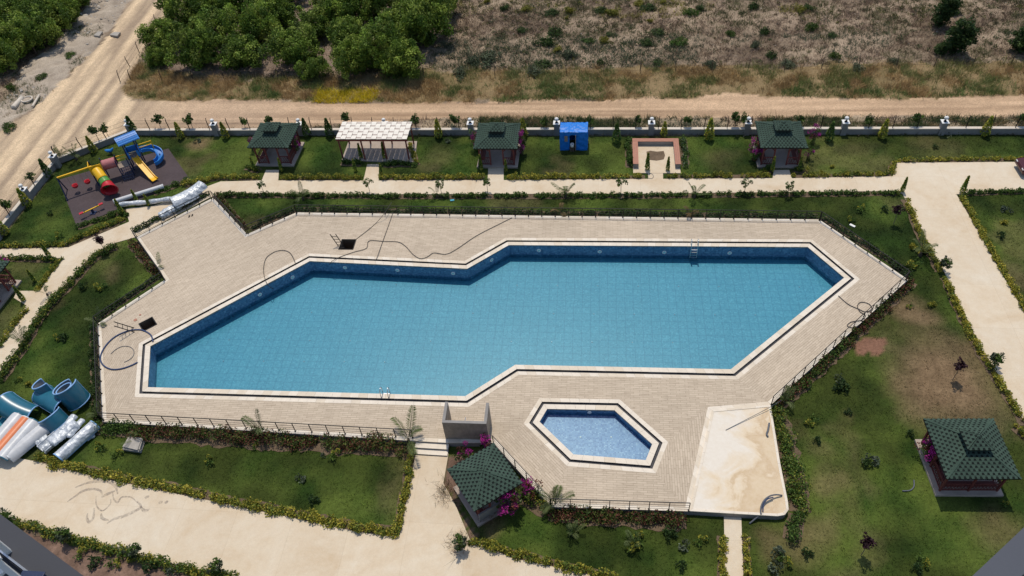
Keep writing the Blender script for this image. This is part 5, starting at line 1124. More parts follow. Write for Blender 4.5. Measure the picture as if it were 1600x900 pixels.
H_([(240, 303), (295, 283)], .7, .4, GREEN, 'dark green hedge right of the pipes at the mat edge'); H_([(290, 290), (345, 278)], .6, .6, GOLD, 'golden hedge at the path bend above the silver bundles')
H_([(533, 255), (566, 257)], .6, .5, GREEN, 'green hedge in front of the pergola, left of its spur'); H_([(600, 258), (650, 258)], .6, .5, GREEN, 'green hedge in front of the pergola, right of its spur')
H_([(982, 222), (984, 262)], .6, .6, GREEN, 'green hedge on the left of the terracotta bench'); H_([(1067, 218), (1071, 262)], .6, .6, GREEN+GREY[:1], 'green hedge on the right of the terracotta bench')
H_([(640, 226), (652, 258)], .5, .4, GOLD[1:], 'golden hedge on the right side of the pergola')
H_([(1192, 272), (1206, 262)], .6, .5, GREEN+GOLD[:1], 'shrubs at left foot of right far gazebo spur'); H_([(1240, 266), (1262, 270)], .6, .5, GREEN+GOLD[:1], 'shrubs at right foot of right far gazebo spur')
H_([(385, 262), (406, 268)], .6, .5, GREEN+GOLD[:1], 'shrubs at left foot of first gazebo spur'); H_([(1585, 668), (1620, 700)], .5, .45, GOLD, 'golden shrubs beside the path behind the near gazebo')

def proto_mesh(name, C, cols, size, up=0.5):
    V, Fq = leaf_quads(C, size, up); return mesh_np(name, V, Fq, MAT['leaf'], np.repeat(np.clip(cols, 0.002, 1), 4, 0))
def clumped(n_cl, per, rad, cr, palette, shell=0.6, seed=0, jit=0.2):
    r = np.random.default_rng(seed); lump = 1+0.22*np.sin(3*np.arange(n_cl)*0)+0; cen = blob(n_cl, r, shell); az = np.arctan2(cen[:, 1], cen[:, 0]); ph = r.uniform(0, 6.28, 3); lump = 1+0.16*np.sin(2*az+ph[0])+0.14*np.sin(3*az+ph[1]+2*cen[:, 2])+0.10*np.sin(5*az+ph[2]); cen = cen*np.array(rad)*lump[:, None]; C = []; K_ = []
    for c in cen:
        C.append(c+blob(per, r, 0.35)*cr*r.uniform(0.7, 1.3)); b = np.array(palette)[r.integers(0, len(palette))]*(1+r.normal(0, jit)); K_.append(b*(1+r.normal(0, 0.15, (per, 1))))
    return np.concatenate(C), np.clip(np.concatenate(K_), 0.003, 1)
def tree_proto(name, rad, zc, ncl, per, cr, palette, lsize, trunk_r, seed, bark='bark', limbs=5):
    C, K_ = clumped(ncl, per, rad, cr, palette, 0.45, seed); C[:, 2] += zc; C = C; keep = C[:, 2] > 0.12; cm = proto_mesh('crown', C[keep], K_[keep], lsize)
    b = MB(); r = np.random.default_rng(seed); b.tube([(0, 0, -0.1), (0.03, 0.02, zc*0.45), (0.0, 0.05, zc*0.8)], [trunk_r*1.2, trunk_r, trunk_r*0.75], 8)
    for k in range(limbs):
        a = 2*math.pi*k/limbs+r.random(); b.tube([(0, 0.04, zc*0.65), (math.cos(a)*rad[0]*0.3, math.sin(a)*rad[1]*0.3, zc*0.9), (math.cos(a)*rad[0]*0.65, math.sin(a)*rad[1]*0.65, zc+rad[2]*0.25)], [trunk_r*0.55, trunk_r*0.4, trunk_r*0.15], 5)
    tm = bpy.data.meshes.new('trunk'); tm.from_pydata(b.v, [], b.f); tm.materials.append(MAT[bark]); return cm, tm
def place(name, meshes, loc, s=1.0, rz=None, names=('crown', 'trunk'), sz=None):
    r = empty(name, (loc[0], loc[1], loc[2] if len(loc) > 2 else 0)); r.rotation_euler = (0, 0, rng.uniform(0, 6.28) if rz is None else rz); r.scale = (s, s, sz or s)
    for me, nm in zip(meshes, names): link(nm, me, r)
    return r
# --- orchard
ORP = [tree_proto('orchard', (2.4, 2.4, 1.75), 1.95, 120, 95, 0.52, CITRUS, 0.115, 0.13, 11+i) for i in range(4)]
orch = []
for px, py, s in [(262, 62, 1.0), (312, 92, 1.0), (340, 52, 1.1), (383, 88, .95), (296, 26, 1.05), (352, 16, 1.05), (408, 58, 1.05), (440, 30, 1.05), (468, 84, 1.05), (492, 46, 1.0), (494, 108, .62), (548, 64, 1.0), (556, 102, .9), (540, 26, 1.0), (603, 84, 1.1), (632, 104, .85), (672, 52, 1.1), (632, 42, 1.05), (590, 18, 1.0), (400, 8, 1.0), (520, 0, 1.0), (690, 12, .9), (455, -12, 1.0), (640, -14, 1.0), (318, -14, 1), (250, 88, .5)]:
    p = W2(px, py+14); o_ = place('orchard_tree', ORP[len(orch) % 4], p, s*rng.uniform(0.95, 1.15)); o_.scale.z *= rng.uniform(0.85, 1.25); orch.append((o_, px, py))
orch.sort(key=lambda t: t[1])
rows = {'back': [], 'middle': [], 'front': []}
for o, px, py in orch: rows['back' if py < 30 else 'middle' if py < 75 else 'front'].append((o, px))
for k_, v_ in rows.items(): label_row(v_, 'green orchard tree in the '+k_+' row of the central orchard, {} from left', 'tree', 'orchard trees beyond the road')
lo = []
for px, py, s in [(5, 98, 1.0), (30, 76, 1.05), (62, 66, 1.0), (72, 40, 1.05), (104, 30, 1.0), (10, 48, 1.05), (42, 28, 1.05), (84, 8, 1.0), (5, 12, 1.1), (120, 2, .95), (42, -10, 1.0), (-25, 70, 1.0), (-30, 105, 1)]:
    p = W2(px, py+12); lo.append((place('orchard_tree', ORP[len(lo) % 4], p, s*rng.uniform(0.95, 1.1)), px+py*0.01))
label_row(lo, 'leafy green tree of the orchard in the upper left corner, {} from left', 'tree', 'orchard trees in the upper left')
# --- dark trees in the field, right
DKT = [tree_proto('darktree', (1.0, 1.0, 1.9), 2.0, 60, 60, 0.42, DARK, 0.13, 0.12, 31+i) for i in range(2)]
for px, py, s, sz, lb in [(1490, 84, 1.15, 1.0, 'tall dark evergreen tree in the field at upper right'), (1468, 42, .95, .95, 'dark evergreen tree just behind the tall dark one'), (1484, 18, .75, .8, 'small dark evergreen tree at the top edge, upper right'), (1592, 82, 1.0, .7, 'dark round bush at the right edge of the field'), (1468, 84, .55, .3, 'low dark bush at the foot of the tall dark tree')]:
    tag(place('evergreen_tree', DKT[0], W2(px, py), s, None, sz=sz), lb, 'tree', 'dark trees in the field')
# --- field shrubs (individuals)
SHP = [proto_mesh('shrub', *(lambda C, K_: (C*np.array([1, 1, 0.75])+np.array([0, 0, 0.33]), K_))(*clumped(22, 34, (0.85, 0.7, 0.42), 0.34, p, 0.3, 50+i)), 0.085) for i, p in enumerate((DARK, GREEN, [(0.10, 0.12, 0.07), (0.07, 0.09, 0.05)], [(0.17, 0.17, 0.03), (0.22, 0.2, 0.035)]))]
NM = ['dark green', 'leafy green', 'grey-green', 'yellow-green']; fs = [[], [], [], []]
for px, py, k, s in [(863, 18, 0, 1.2), (940, 14, 0, 1.3), (1014, 10, 0, 1.1), (1094, 10, 0, 1.2), (1178, 8, 0, 1.0), (1262, 10, 0, 1.0), (867, 48, 0, 1.3), (855, 65, 0, 1.5), (815, 45, 0, 1.2), (1028, 48, 0, 1.2), (952, 50, 0, .8), (1076, 18, 1, 1.4), (1195, 48, 0, 1.1), (1140, 50, 1, 1.0), (1063, 63, 1, 1.2), (1010, 65, 0, 1.3), (922, 60, 1, 1.0), (938, 96, 0, 1.0), (850, 98, 0, 1.2), (1028, 95, 0, 1.0), (788, 12, 0, 1.1), (1265, 42, 1, 1.2), (1302, 85, 1, 1.1), (1205, 85, 0, 1.2), (1300, 52, 0, .9), (740, 95, 2, 1.6), (765, 90, 2, 1.6), (720, 112, 2, 1.4), (890, 84, 2, 1.3), (1180, 70, 2, 1.2), (1395, 95, 2, 1.4), (1230, 98, 2, 1.4), (1110, 100, 2, 1.2), (1340, 105, 2, 1.2), (835, 110, 2, 1.4), (890, 15, 3, 1.2), (955, 18, 3, 1.2), (1000, 3, 3, 1.2), (1035, 0, 3, 1.2), (760, 0, 3, 1.0), (945, 62, 3, 1.0), (1015, 30, 3, .7), (885, 25, 3, .7), (870, 75, 3, 1.0), (820, 12, 3, 1.1), (1250, 15, 3, 1.0), (110, 82, 1, 1.1), (15, 195, 1, 1.3), (20, 135, 1, 1.2), (65, 118, 1, 1.0), (240, 98, 1, 1.2)]:
    r = place('wild_shrub', [SHP[k]], (*W2(px, py+5), 0), s*rng.uniform(0.55, 0.85), names=('foliage',), sz=s*rng.uniform(0.45, 0.95)); r.scale.x *= rng.uniform(0.8, 1.5); fs[k].append((r, px))
for k in range(4): label_row(fs[k], 'wild '+NM[k]+' shrub beyond the road, {} of its colour from left', 'shrub', 'wild shrubs beyond the road')
# --- wall conifers
def cone_mesh(palette, seed, h=1.7, w=0.36):
    r = np.random.default_rng(seed); n = 520; t = r.random(n)**0.8; a = r.uniform(0, 6.283, n); rad = w*np.clip(1.05-t, 0, 1)**0.75*(0.75+0.35*r.random(n))*np.where(t < 0.12, 0.5+4*t, 1); C = np.stack([rad*np.cos(a), rad*np.sin(a), 0.05+t*h], 1)
    return proto_mesh('foliage', C, pal(palette, n, r, 0.22)*1.5, 0.085, 0.5)
CG, CD = [cone_mesh(GOLD[:3]+GREEN[:1], 61+i) for i in range(2)], [cone_mesh(DARK[1:]+GREEN, 65+i) for i in range(2)]
cg, cdk = [], []
for px, py, g, s in [(212, 211, 0, 1.3), (284, 216, 1, 1.1), (354, 216, 1, 1.1), (481, 213, 0, 1.2), (516, 213, 0, 1.2), (686, 215, 1, 1.2), (818, 214, 1, 1.2), (963, 223, 0, 1.25), (1037, 214, 1, 1.0), (1107, 218, 1, 1.35), (1294, 220, 0, 1.2), (1377, 216, 1, 1.2), (1537, 212, 1, 1.2), (148, 238, 1, 1.1), (78, 276, 0, 1.2), (45, 322, 1, 1.2), (10, 366, 1, 1.2)]:
    r = place('columnar_conifer', [(CG if g else CD)[int(px) % 2]], (*W2(px, py), 0), s, names=('foliage',)); (cg if g else cdk).append((r, px))
label_row(cg, 'small golden conifer inside the boundary wall, {} golden one from left', 'conifer', 'conifers along the wall'); label_row(cdk, 'small dark green conifer inside the boundary wall, {} dark one from left', 'conifer', 'conifers along the wall')
COLM = cone_mesh(GOLD[1:]+GREEN, 71, 1.7, 0.2); cl = []
for px, py in [(399, 268), (441, 268), (565, 248), (602, 248), (556, 268), (597, 274), (752, 267), (791, 269), (1011, 266), (1043, 267), (1206, 268), (1248, 266), (1409, 300), (1502, 302), (78, 402), (55, 440), (38, 470), (215, 316), (234, 322), (192, 335)]:
    r = place('columnar_shrub', [COLM], (*W2(px, py), 0), rng.uniform(0.8, 1.1), names=('foliage',)); cl.append((r, px))
label_row(cl, 'slim upright golden shrub at a path corner, {} of its kind from left', 'shrub', 'slim upright shrubs at the path corners')
# --- small standard trees
def standard(palette, seed, th, cr, ls=0.09, ncl=16, per=26):
    C, K_ = clumped(ncl, per, (cr, cr, cr*0.85), cr*0.42, palette, 0.35, seed); C[:, 2] += th; b = MB(); b.tube([(0, 0, -0.05), (0.02, 0, th*0.5), (0, 0.02, th)], [0.028, 0.024, 0.016], 6)
    for k in range(4): a = k*1.6; b.tube([(0, 0.01, th*0.85), (cr*0.6*math.cos(a), cr*0.6*math.sin(a), th+cr*0.2)], [0.014, 0.006], 4)
    tm = bpy.data.meshes.new('trunk'); tm.from_pydata(b.v, [], b.f); tm.materials.append(MAT['bark_pale']); return proto_mesh('crown', C, K_, ls), tm
S1 = [standard(GREEN, 81+i, 1.45, 0.42) for i in range(2)]; wt = []
for px, py in [(172, 218), (157, 224), (57, 292), (22, 340), (255, 207), (304, 207), (386, 206), (426, 207), (545, 204), (652, 206), (712, 207), (852, 207), (922, 206), (997, 206), (1072, 206), (1147, 206), (1160, 205), (1245, 204), (1352, 206), (1425, 205), (1590, 205), (3, 350)]:
    wt.append((place('young_tree', S1[int(px) % 2], (*W2(px, py), 0), rng.uniform(0.85, 1.15)), px))
label_row(wt, 'thin young tree with small green crown along the boundary wall, {} from left', 'tree', 'young trees along the wall')
S2 = standard(PLUM, 91, 1.7, 0.45); pm = []
for px, py in [(1396, 350), (1488, 594), (1345, 868), (166, 394)]: pm.append((place('plum_tree', S2, (*W2(px, py), 0), 0.88), px))
for (o, px), lb in zip(pm, ('young purple-leaved tree beside the upper right path', 'young purple-leaved tree in the dry patch of the right lawn', 'young purple-leaved tree in the lawn near the bottom edge', 'young purple-leaved tree beside the diagonal left path')): tag(o, lb, 'tree', 'young purple-leaved trees')
S3 = standard(GREEN+GREY[2:], 92, 0.95, 0.42, 0.075, 22, 30)
for px, py, lb in [(1471, 424), (1549, 573), (722, 858), (346, 896), (217, 872), (109, 846), (17, 818)] and [(1471, 424, 'ball-shaped topiary tree on the wide right path edge, upper one'), (1549, 573, 'ball-shaped topiary tree on the wide right path edge, lower one'), (722, 858, 'ball-shaped topiary tree at the corner of driveway below capless gazebo'), (346, 896, 'ball-shaped topiary tree at the bottom edge by the driveway'), (217, 872, 'ball-shaped topiary tree in the hedge between driveway and brown bed'), (109, 846, 'ball-shaped topiary tree near the lower left balcony'), (17, 818, 'ball-shaped topiary tree right at the lower left balcony edge')]:
    tag(place('topiary_tree', S3, (*W2(px, py), 0), 1.0), lb, 'topiary', 'ball topiary trees')
S4 = standard(GREEN+GOLD[2:3], 93, 1.3, 0.5, 0.10, 8, 22); g4 = []
for px, py in [(413, 303), (578, 300), (762, 300), (970, 302), (1163, 302), (690, 303), (1230, 306)]: g4.append((place('sapling', S4, (*W2(px, py), 0), rng.uniform(0.8, 1.05)), px))
label_row(g4, 'thin sapling standing at the near edge of the far path, {} from left', 'sapling', 'saplings along the far path')
# --- little lawn plants
LP = [proto_mesh('plant', *(lambda C, K_: (C+np.array([0, 0, 0.2]), K_))(*clumped(9, 18, (0.32, 0.28, 0.2), 0.15, p, 0.2, 101+i)), 0.065) for i, p in enumerate((GREEN+GOLD[:1], GREY, GOLD, DARK))]
LN = ['leafy green', 'pale grey-green', 'golden yellow', 'dark green']; lps = [[], [], [], []]
for px, py, k, s in [(47, 602, 2, 1.3), (1455, 478, 2, 1.4), (1440, 395, 2, 1.9), (1425, 388, 2, 1.5), (1568, 350, 2, 1.3), (1398, 305, 0, 1.2), (1362, 722, 1, 1.6), (1355, 727, 3, 1.2), (1313, 606, 3, 1.8), (1312, 596, 1, 1.3), (525, 714, 0, 1.3), (472, 750, 1, 1.2), (330, 722, 0, 1.2), (505, 712, 1, .7), (160, 700, 0, 1.3), (185, 712, 0, 1.2), (100, 530, 3, 1.3), (95, 528, 0, 1.2), (132, 450, 3, 1.4), (160, 450, 0, 1.5), (155, 452, 2, 1.0), (1068, 856, 1, 1.3), (1096, 848, 0, 1.2), (1063, 885, 3, 1.2), (1045, 838, 3, 1.5), (985, 852, 0, 1.7), (1000, 845, 0, 1.3), (1215, 865, 1, 1.5), (1210, 890, 1, 1.5), (1225, 880, 0, 1.3), (895, 830, 3, 1.4), (1430, 890, 3, 1.2), (1440, 880, 0, 1.2), (1570, 330, 1, 1.5), (1562, 370, 3, 1.2), (1380, 330, 3, 1.2), (1345, 330, 0, 1.3), (1330, 345, 0, 1.0), (245, 235, 0, .9), (310, 222, 1, 1.2), (95, 370, 0, 1.2), (80, 335, 3, 1.0), (1460, 232, 3, .9), (1300, 262, 2, 1.0), (700, 222, 1, 1.1), (640, 745, 0, 1), (490, 785, 3, 1.3), (400, 700, 0, .8), (1275, 690, 3, 1.0), (1265, 660, 0, 1.3), (1420, 680, 3, 1.0), (1570, 790, 0, .8), (1260, 868, 3, 1.2), (1325, 645, 3, .9), (150, 880, 3, 1.5), (180, 885, 0, 1.3), (235, 892, 3, 1.5), (270, 893, 1, 1.4), (130, 868, 0, 1.2), (300, 900, 0, 1.4), (30, 596, 0, .9), (1420, 480, 0, .8), (1400, 420, 3, 1.7), (1412, 432, 3, 1.6), (1425, 415, 0, 1.6)]:
    lps[k].append((place('garden_plant', [LP[k]], (*W2(px, py), 0), s*0.9, names=('foliage',)), px))
for k in range(4): label_row(lps[k], 'small '+LN[k]+' plant growing in the garden lawn, {} of its colour from left', 'plant', 'small plants in the lawns')
# --- palms
def frond_mesh(L=1.6, arch=0.6, seed=0, palette=((0.11, 0.145, 0.05), (0.15, 0.18, 0.075))):
    r = np.random.default_rng(seed); N = 26; V = []; Fq = []; K_ = []
    sp = [np.array([L*0.75*t*(1-0.15*t), 0, L*(0.95*t-arch*t*t)]) for t in np.linspace(0, 1, N)]
    for i in range(N-1):
        for sg in (-1, 1):
            p = sp[i]; q = sp[i+1]; o = len(V); w = 0.016*(1-i/N)+0.005; V += [p+np.array([0, -w, 0]), p+np.array([0, w, 0]), q+np.array([0, w, 0]), q+np.array([0, -w, 0])]; Fq.append((o, o+1, o+2, o+3)); K_ += [palette[0]]*4
            if i > 3:
                ll = 0.30*math.sin(math.pi*(0.15+0.8*i/N))+0.05; d = (q-p)/np.linalg.norm(q-p); tip = p+d*ll*0.6+np.array([0, sg*ll*0.75, -0.06-0.1*r.random()]); o = len(V); m_ = p+(tip-p)*0.4; e = d*0.013
                V += [p-e, m_-e*1.3, tip, m_+e*1.3+d*0.01]; Fq.append((o, o+1, o+2, o+3)); c = np.array(palette[i % 2])*(1+r.normal(0, 0.15)); K_ += [c]*4
    return mesh_np('frond', np.array(V), np.array(Fq), MAT['leaf'], np.clip(np.array(K_), 0.002, 1))
FR = [frond_mesh(1.7, 0.30, 1), frond_mesh(1.6, 0.5, 2), frond_mesh(1.3, 0.8, 3)]; FB = [frond_mesh(1.4, 0.8, 4, ((0.20, 0.13, 0.06), (0.15, 0.11, 0.05)))]
PST = MB().tube([(0, 0, -0.05), (0, 0, 0.12), (0, 0, 0.35)], [0.13, 0.12, 0.05], 9); pst = bpy.data.meshes.new('stem'); pst.from_pydata(PST.v, [], PST.f); pst.materials.append(MAT['bark'])
def palm(px, py, n, s, label, brown=False, z=0.0):
    r = empty('young_palm', W(px, py, z)); r.rotation_euler = (0, 0, rng.uniform(0, 6)); r.scale = (s, s, s); tag(r, label, 'palm', 'young palms'); link('stem', pst, r)
    n = max(3, int(n*0.75))
    for k in range(n):
        o = link('frond', (FB if brown else FR)[k % (1 if brown else 3)], r); o.location = (0, 0, 0.3); o.rotation_euler = (rng.normal(0, 0.15), rng.normal(-0.35, 0.25), 2*math.pi*k/n+rng.uniform(-0.3, 0.3))
palm(640, 693, 7, 1.5, 'tall young palm at the right end of the near railing'); palm(412, 682, 4, 1.4, 'young palm with one long frond over the near railing'); palm(868, 792, 9, 1.35, 'bushy young palm at the railing corner below paddling pool')
palm(1224, 632, 7, 1.0, 'young palm at the lower end of the right slanting railing'); palm(474, 312, 9, 1.0, 'bushy young palm on near path edge above the deck left end'); palm(683, 309, 5, .95, 'sparse young palm on near path edge below pergola right end')
palm(884, 309, 8, 1.1, 'wide young palm on near path edge below the blue hut'); palm(1085, 309, 7, 1.0, 'young palm on near path edge right of terracotta bench'); palm(876, 336, 5, 1.0, 'withered brown palm behind the far railing, left one', True)
palm(1076, 341, 5, 1.0, 'withered brown palm behind the far railing, right one', True); palm(1437, 400, 9, 1.2, 'bushy young palm right of the right deck corner'); palm(40, 540, 7, 1.1, 'young palm on the edge of the diagonal left path'); palm(75, 462, 5, .8, 'small young palm on diagonal path near cut-off gazebo')
palm(250, 422, 4, .9, 'small palm leaning over the short left railing'); palm(157, 652, 4, 1.0, 'small palm leaning over the near left deck corner'); palm(160, 510, 4, 1.0, 'small palm at the upper left deck corner by the hose')
palm(894, 836, 8, .7, 'dark squat palm in the lawn below the paddling pool'); palm(990, 855, 7, .8, 'squat palm in the lawn left of the narrow footpath'); palm(120, 250, 9, 1.1, 'spiky grey-green palm outside the wall behind the swings'); palm(100, 252, 9, 1.0, 'spiky palm beside the wall pillar near the swings'); palm(212, 690, 5, .8, 'small palm beside the stack of grey boards')
# --- bougainvillea
def boug(px, py, rad, h, nf, label, z=0.0, fl=0.55):
    c = W2(px, py, z); r = empty('bougainvillea', (*c, 0)); tag(r, label, 'bougainvillea', 'magenta bougainvilleas')
    C, K_ = clumped(int(nf*0.6), 40, (rad, rad, h*0.5), 0.24, GREEN+REDG[2:3], 0.3, int(px)); C[:, 2] += h*0.5; C[:, 2] = np.abs(C[:, 2]); link('foliage', proto_mesh('foliage', C, K_, 0.07), r)
    C, K_ = clumped(int(nf*fl), 46, (rad*0.9, rad*0.9, h*0.42), 0.22, BOUG, 0.6, int(px)+1); C[:, 2] += h*0.62; link('blossom', proto_mesh('blossom', C, K_, 0.055), r)
    b = MB()
    for k in range(5): a = k*1.3; b.tube([(0.1*math.cos(a), 0.1*math.sin(a), 0), (0.25*rad*math.cos(a), 0.25*rad*math.sin(a), h*0.5), (0.6*rad*math.cos(a+.3), 0.6*rad*math.sin(a+.3), h*0.9)], [0.025, 0.018, 0.008], 5)
    b.build('stem', 'bark', r)
boug(463, 238, .62, 2.3, 26, 'magenta bougainvillea on the right of the first far gazebo'); boug(396, 236, .35, 1.6, 6, 'small magenta bougainvillea left of the first far gazebo'); boug(744, 234, .5, 2.1, 16, 'small magenta bougainvillea left of the middle far gazebo'); boug(816, 242, .5, 2.4, 28, 'magenta bougainvillea right of the middle far gazebo')
boug(1178, 250, .65, 2.4, 40, 'large magenta bougainvillea on the left of the right far gazebo', fl=.6); boug(1270, 226, .5, 2.0, 14, 'small magenta bougainvillea behind the right far gazebo'); boug(1262, 250, .4, 1.6, 10, 'reddish bougainvillea on the right of the right far gazebo', fl=.25)
boug(1447, 716, .6, 1.8, 26, 'magenta bougainvillea at the left corner of the near gazebo'); boug(798, 797, .85, 2.1, 46, 'large magenta bougainvillea below the capless gazebo', fl=.7); boug(826, 775, .6, 1.7, 16, 'smaller magenta bougainvillea next to the large one by the railing'); boug(727, 717, .6, 1.3, 14, 'magenta bougainvillea between steps and capless gazebo', fl=.4); boug(757, 703, .4, 1.5, 10, 'magenta bougainvillea at the corner of the shower screen'); boug(8, 424, .6, 1.9, 18, 'magenta bougainvillea behind the cut-off gazebo at the left edge')
# --- bare twiggy shrub by the driveway corner and by the capless gazebo
for px, py, lb in ((716, 850, 'bare brown twiggy shrub around the driveway corner topiary'), (695, 770, 'sparse weeds along the left side of the capless gazebo'), (765, 805, 'reddish slim shrub at the lower corner of the capless gazebo')):
    r = empty('sparse_shrub', W(px, py)); P = rng.normal(0, 0.35, (260, 3))*np.array([1, 1.2, 0]); V, Fq, K_ = blades(P, rng.uniform(0.2, 0.7, 260), np.full(260, 0.012), pal([(0.22, 0.13, 0.08), (0.10, 0.09, 0.04)], 260), 0.6); link('twigs', mesh_np('twigs', V, Fq, MAT['blade'], np.clip(K_, 0.003, 1)), r); tag(r, lb, 'shrub')

# ------------------------------------------------------------------ uncountable ground cover
def scatter(n, bbox, test):
    x = rng.uniform(bbox[0], bbox[1], n); y = rng.uniform(bbox[2], bbox[3], n); k = test(x, y); return x[k], y[k]
def cover(name, label, cat, x, y, per, spread, h, w, cols, lean=0.5, z=0.0):
    n = len(x); P = np.repeat(np.stack([x, y, np.full(n, z)], 1), per, 0); P[:, :2] += rng.normal(0, spread, (len(P), 2)); hh = np.repeat(h, per)*rng.uniform(0.5, 1.2, len(P)); cc = np.repeat(cols, per, 0)*(1+rng.normal(0, 0.18, (len(P), 1)))
    V, Fq, K_ = blades(P, hh, np.full(len(P), w), np.clip(cc, 0.003, 1), lean); o = link(name, mesh_np(name, V, Fq, MAT['blade'], K_)); tag(o, label, cat, kind='stuff'); return o
bb = (-95, 70, 60, 118)
infield = lambda x, y: ~pip(x, y, ROAD) & ~pip(x, y, GARDEN) & ~pip(x, y, VERGE) & ~pip(x, y, RUBBLE)
x, y = scatter(85000, bb, infield); o_ = pip(x, y, ORCH); kp = ~o_ | (rng.random(len(x)) < 0.25); x, y = x[kp], y[kp]
pn = vnoise(x, y, 0.11, 1, 3); pm_ = vnoise(x, y, 0.28, 4, 3); fy = W2(800, 60)[1]
cols = np.where((pn > 0.51)[:, None], np.array((0.105, 0.105, 0.048)), np.array((0.22, 0.155, 0.105)))
cols = np.where((pm_ > 0.60)[:, None], np.array((0.16, 0.15, 0.075)), cols); cols = np.where((pm_ < 0.36)[:, None], np.array((0.29, 0.21, 0.15)), cols)
nearf = (y < fy) & (pn > 0.45) & (x > W2(690, 60)[0]); cols = np.where(nearf[:, None], np.array((0.10, 0.115, 0.07)), cols)
yel = (vnoise(x, y, 0.2, 5, 3) > 0.58) & (y > fy+4) & (rng.random(len(x)) < 0.6); cols = np.where(yel[:, None], np.array((0.26, 0.235, 0.045)), cols)
cols = cols*(1+rng.normal(0, 0.25, (len(x), 1))); cover('dry_scrub', 'dry brown and olive scrub covering the field beyond the road', 'scrub', x, y, 7, 0.20, rng.uniform(0.15, 0.45, len(x)), 0.034, cols, 0.75)
def mounds(name, label, cat, x, y, rad, hh, cols, per=26, ls=0.075):
    n = len(x); C = blob(n*per, shell=0.35).reshape(n, per, 3)*np.stack([rad, rad, hh], 1)[:, None]; C[:, :, 2] = np.abs(C[:, :, 2])+0.03; C += np.stack([x, y, 0*x], 1)[:, None]
    K_ = np.repeat(cols, per, 0)*(1+rng.normal(0, 0.22, (n*per, 1))); V, Fq = leaf_quads(C.reshape(-1, 3), ls, 0.4); o = link(name, mesh_np(name, V, Fq, MAT['leaf'], np.repeat(np.clip(K_, 0.003, 1), 4, 0))); tag(o, label, cat, kind='stuff')
x_, y_ = scatter(17000, bb, lambda x, y: infield(x, y) & ~pip(x, y, ORCH)); q1 = vnoise(x_, y_, 0.10, 2, 3); q2 = vnoise(x_, y_, 0.3, 5, 3); kp = rng.random(len(x_)) < np.clip((q1-0.33)*3.0, 0.12, 1); x_, y_, q1, q2 = x_[kp], y_[kp], q1[kp], q2[kp]
cc = np.array([(0.085, 0.100, 0.034), (0.13, 0.135, 0.080), (0.19, 0.13, 0.085), (0.15, 0.145, 0.042), (0.060, 0.085, 0.026), (0.13, 0.10, 0.06)])[np.clip((q2*2.2-0.55+rng.normal(0, 0.22, len(x_)))*6, 0, 5).astype(int)]
lowf = y_ < fy+1; cc = np.where((lowf & (rng.random(len(x_)) < .6))[:, None], np.array((0.085, 0.11, 0.048)), cc); cc = np.where(((y_ > fy+6) & (x_ < 5) & (rng.random(len(x_)) < .35))[:, None], np.array((0.27, 0.25, 0.05)), cc)
mounds('low_scrub', 'low mounds of olive, grey and brown scrub over the field', 'scrub', x_, y_, rng.uniform(0.2, 0.65, len(x_)), rng.uniform(0.12, 0.42, len(x_)), cc)
x, y = scatter(62000, (-66, 70, 66, 78), lambda x, y: pip(x+rng.normal(0, .5, len(x)), y+rng.normal(0, .4, len(y)), VERGE) & ~pip(x, y, ROAD)); v1 = vnoise(x, y, 0.085, 2, 4); lowv = (y < W2(800, 140)[1]+1.5*(v1-.5)*6)
cols = np.where((v1 > 0.53)[:, None], np.array((0.21, 0.205, 0.07)), np.array((0.46, 0.32, 0.15))); cols = np.where((lowv & (v1 > 0.47))[:, None], np.array((0.135, 0.185, 0.055)), cols)
v3 = vnoise(x, y, 0.5, 5, 3); cols = np.where((v3 > 0.58)[:, None], np.array((0.36, 0.24, 0.11)), cols); cols = np.where((v3 < 0.40)[:, None], np.array((0.20, 0.215, 0.075)), cols)
c1 = W2(540, 152); yl = (abs(x-c1[0]) < 3.4) & (abs(y-c1[1]) < 1.2); cols = np.where(yl[:, None], np.array((0.60, 0.48, 0.03)), cols)
cols *= (1+rng.normal(0, 0.2, (len(x), 1))); gp = vnoise(x, y, 0.45, 1, 3); kp = (~(x < W2(500, 140)[0]) | ~lowv | (v1 > 0.5) | (rng.random(len(x)) < .3)) & (rng.random(len(x)) < np.clip((gp-0.33)*5, 0.12, 1)) | yl; cover('verge_grass', 'tall dry and green grass on the verge of the dirt road', 'grass', x[kp], y[kp], 6, 0.14, rng.uniform(0.2, 0.65, kp.sum()), 0.022, cols[kp], 0.6)
x, y = scatter(30000, (-12, 70, 62, 70), lambda x, y: pip(x, y, STRIP) & ~pip(x, y, GARDEN)); v1 = vnoise(x, y, 0.3, 3, 3); kp = v1 > 0.47; cols = np.where((v1 > 0.52)[:, None], np.array((0.085, 0.125, 0.04)), np.array((0.27, 0.21, 0.10)))*(1+rng.normal(0, .2, (len(x), 1))); cover('wall_weeds', 'green weeds growing along the outer side of the boundary wall', 'weeds', x[kp], y[kp], 6, 0.14, rng.uniform(0.2, 0.55, kp.sum()), 0.022, cols[kp])
x, y = scatter(26000, (-100, -40, 60, 118), lambda x, y: pip(x, y, RUBBLE)); v1 = vnoise(x, y, 0.25, 3, 3); kp = v1 > 0.56; cover('roadside_weeds', 'green and straw weeds among the rubble beside the dirt track', 'weeds', x[kp], y[kp], 6, 0.14, rng.uniform(0.15, 0.5, kp.sum()), 0.024, np.where((v1[kp] > 0.60)[:, None], np.array((0.075, 0.11, 0.035)), np.array((0.30, 0.22, 0.11))))
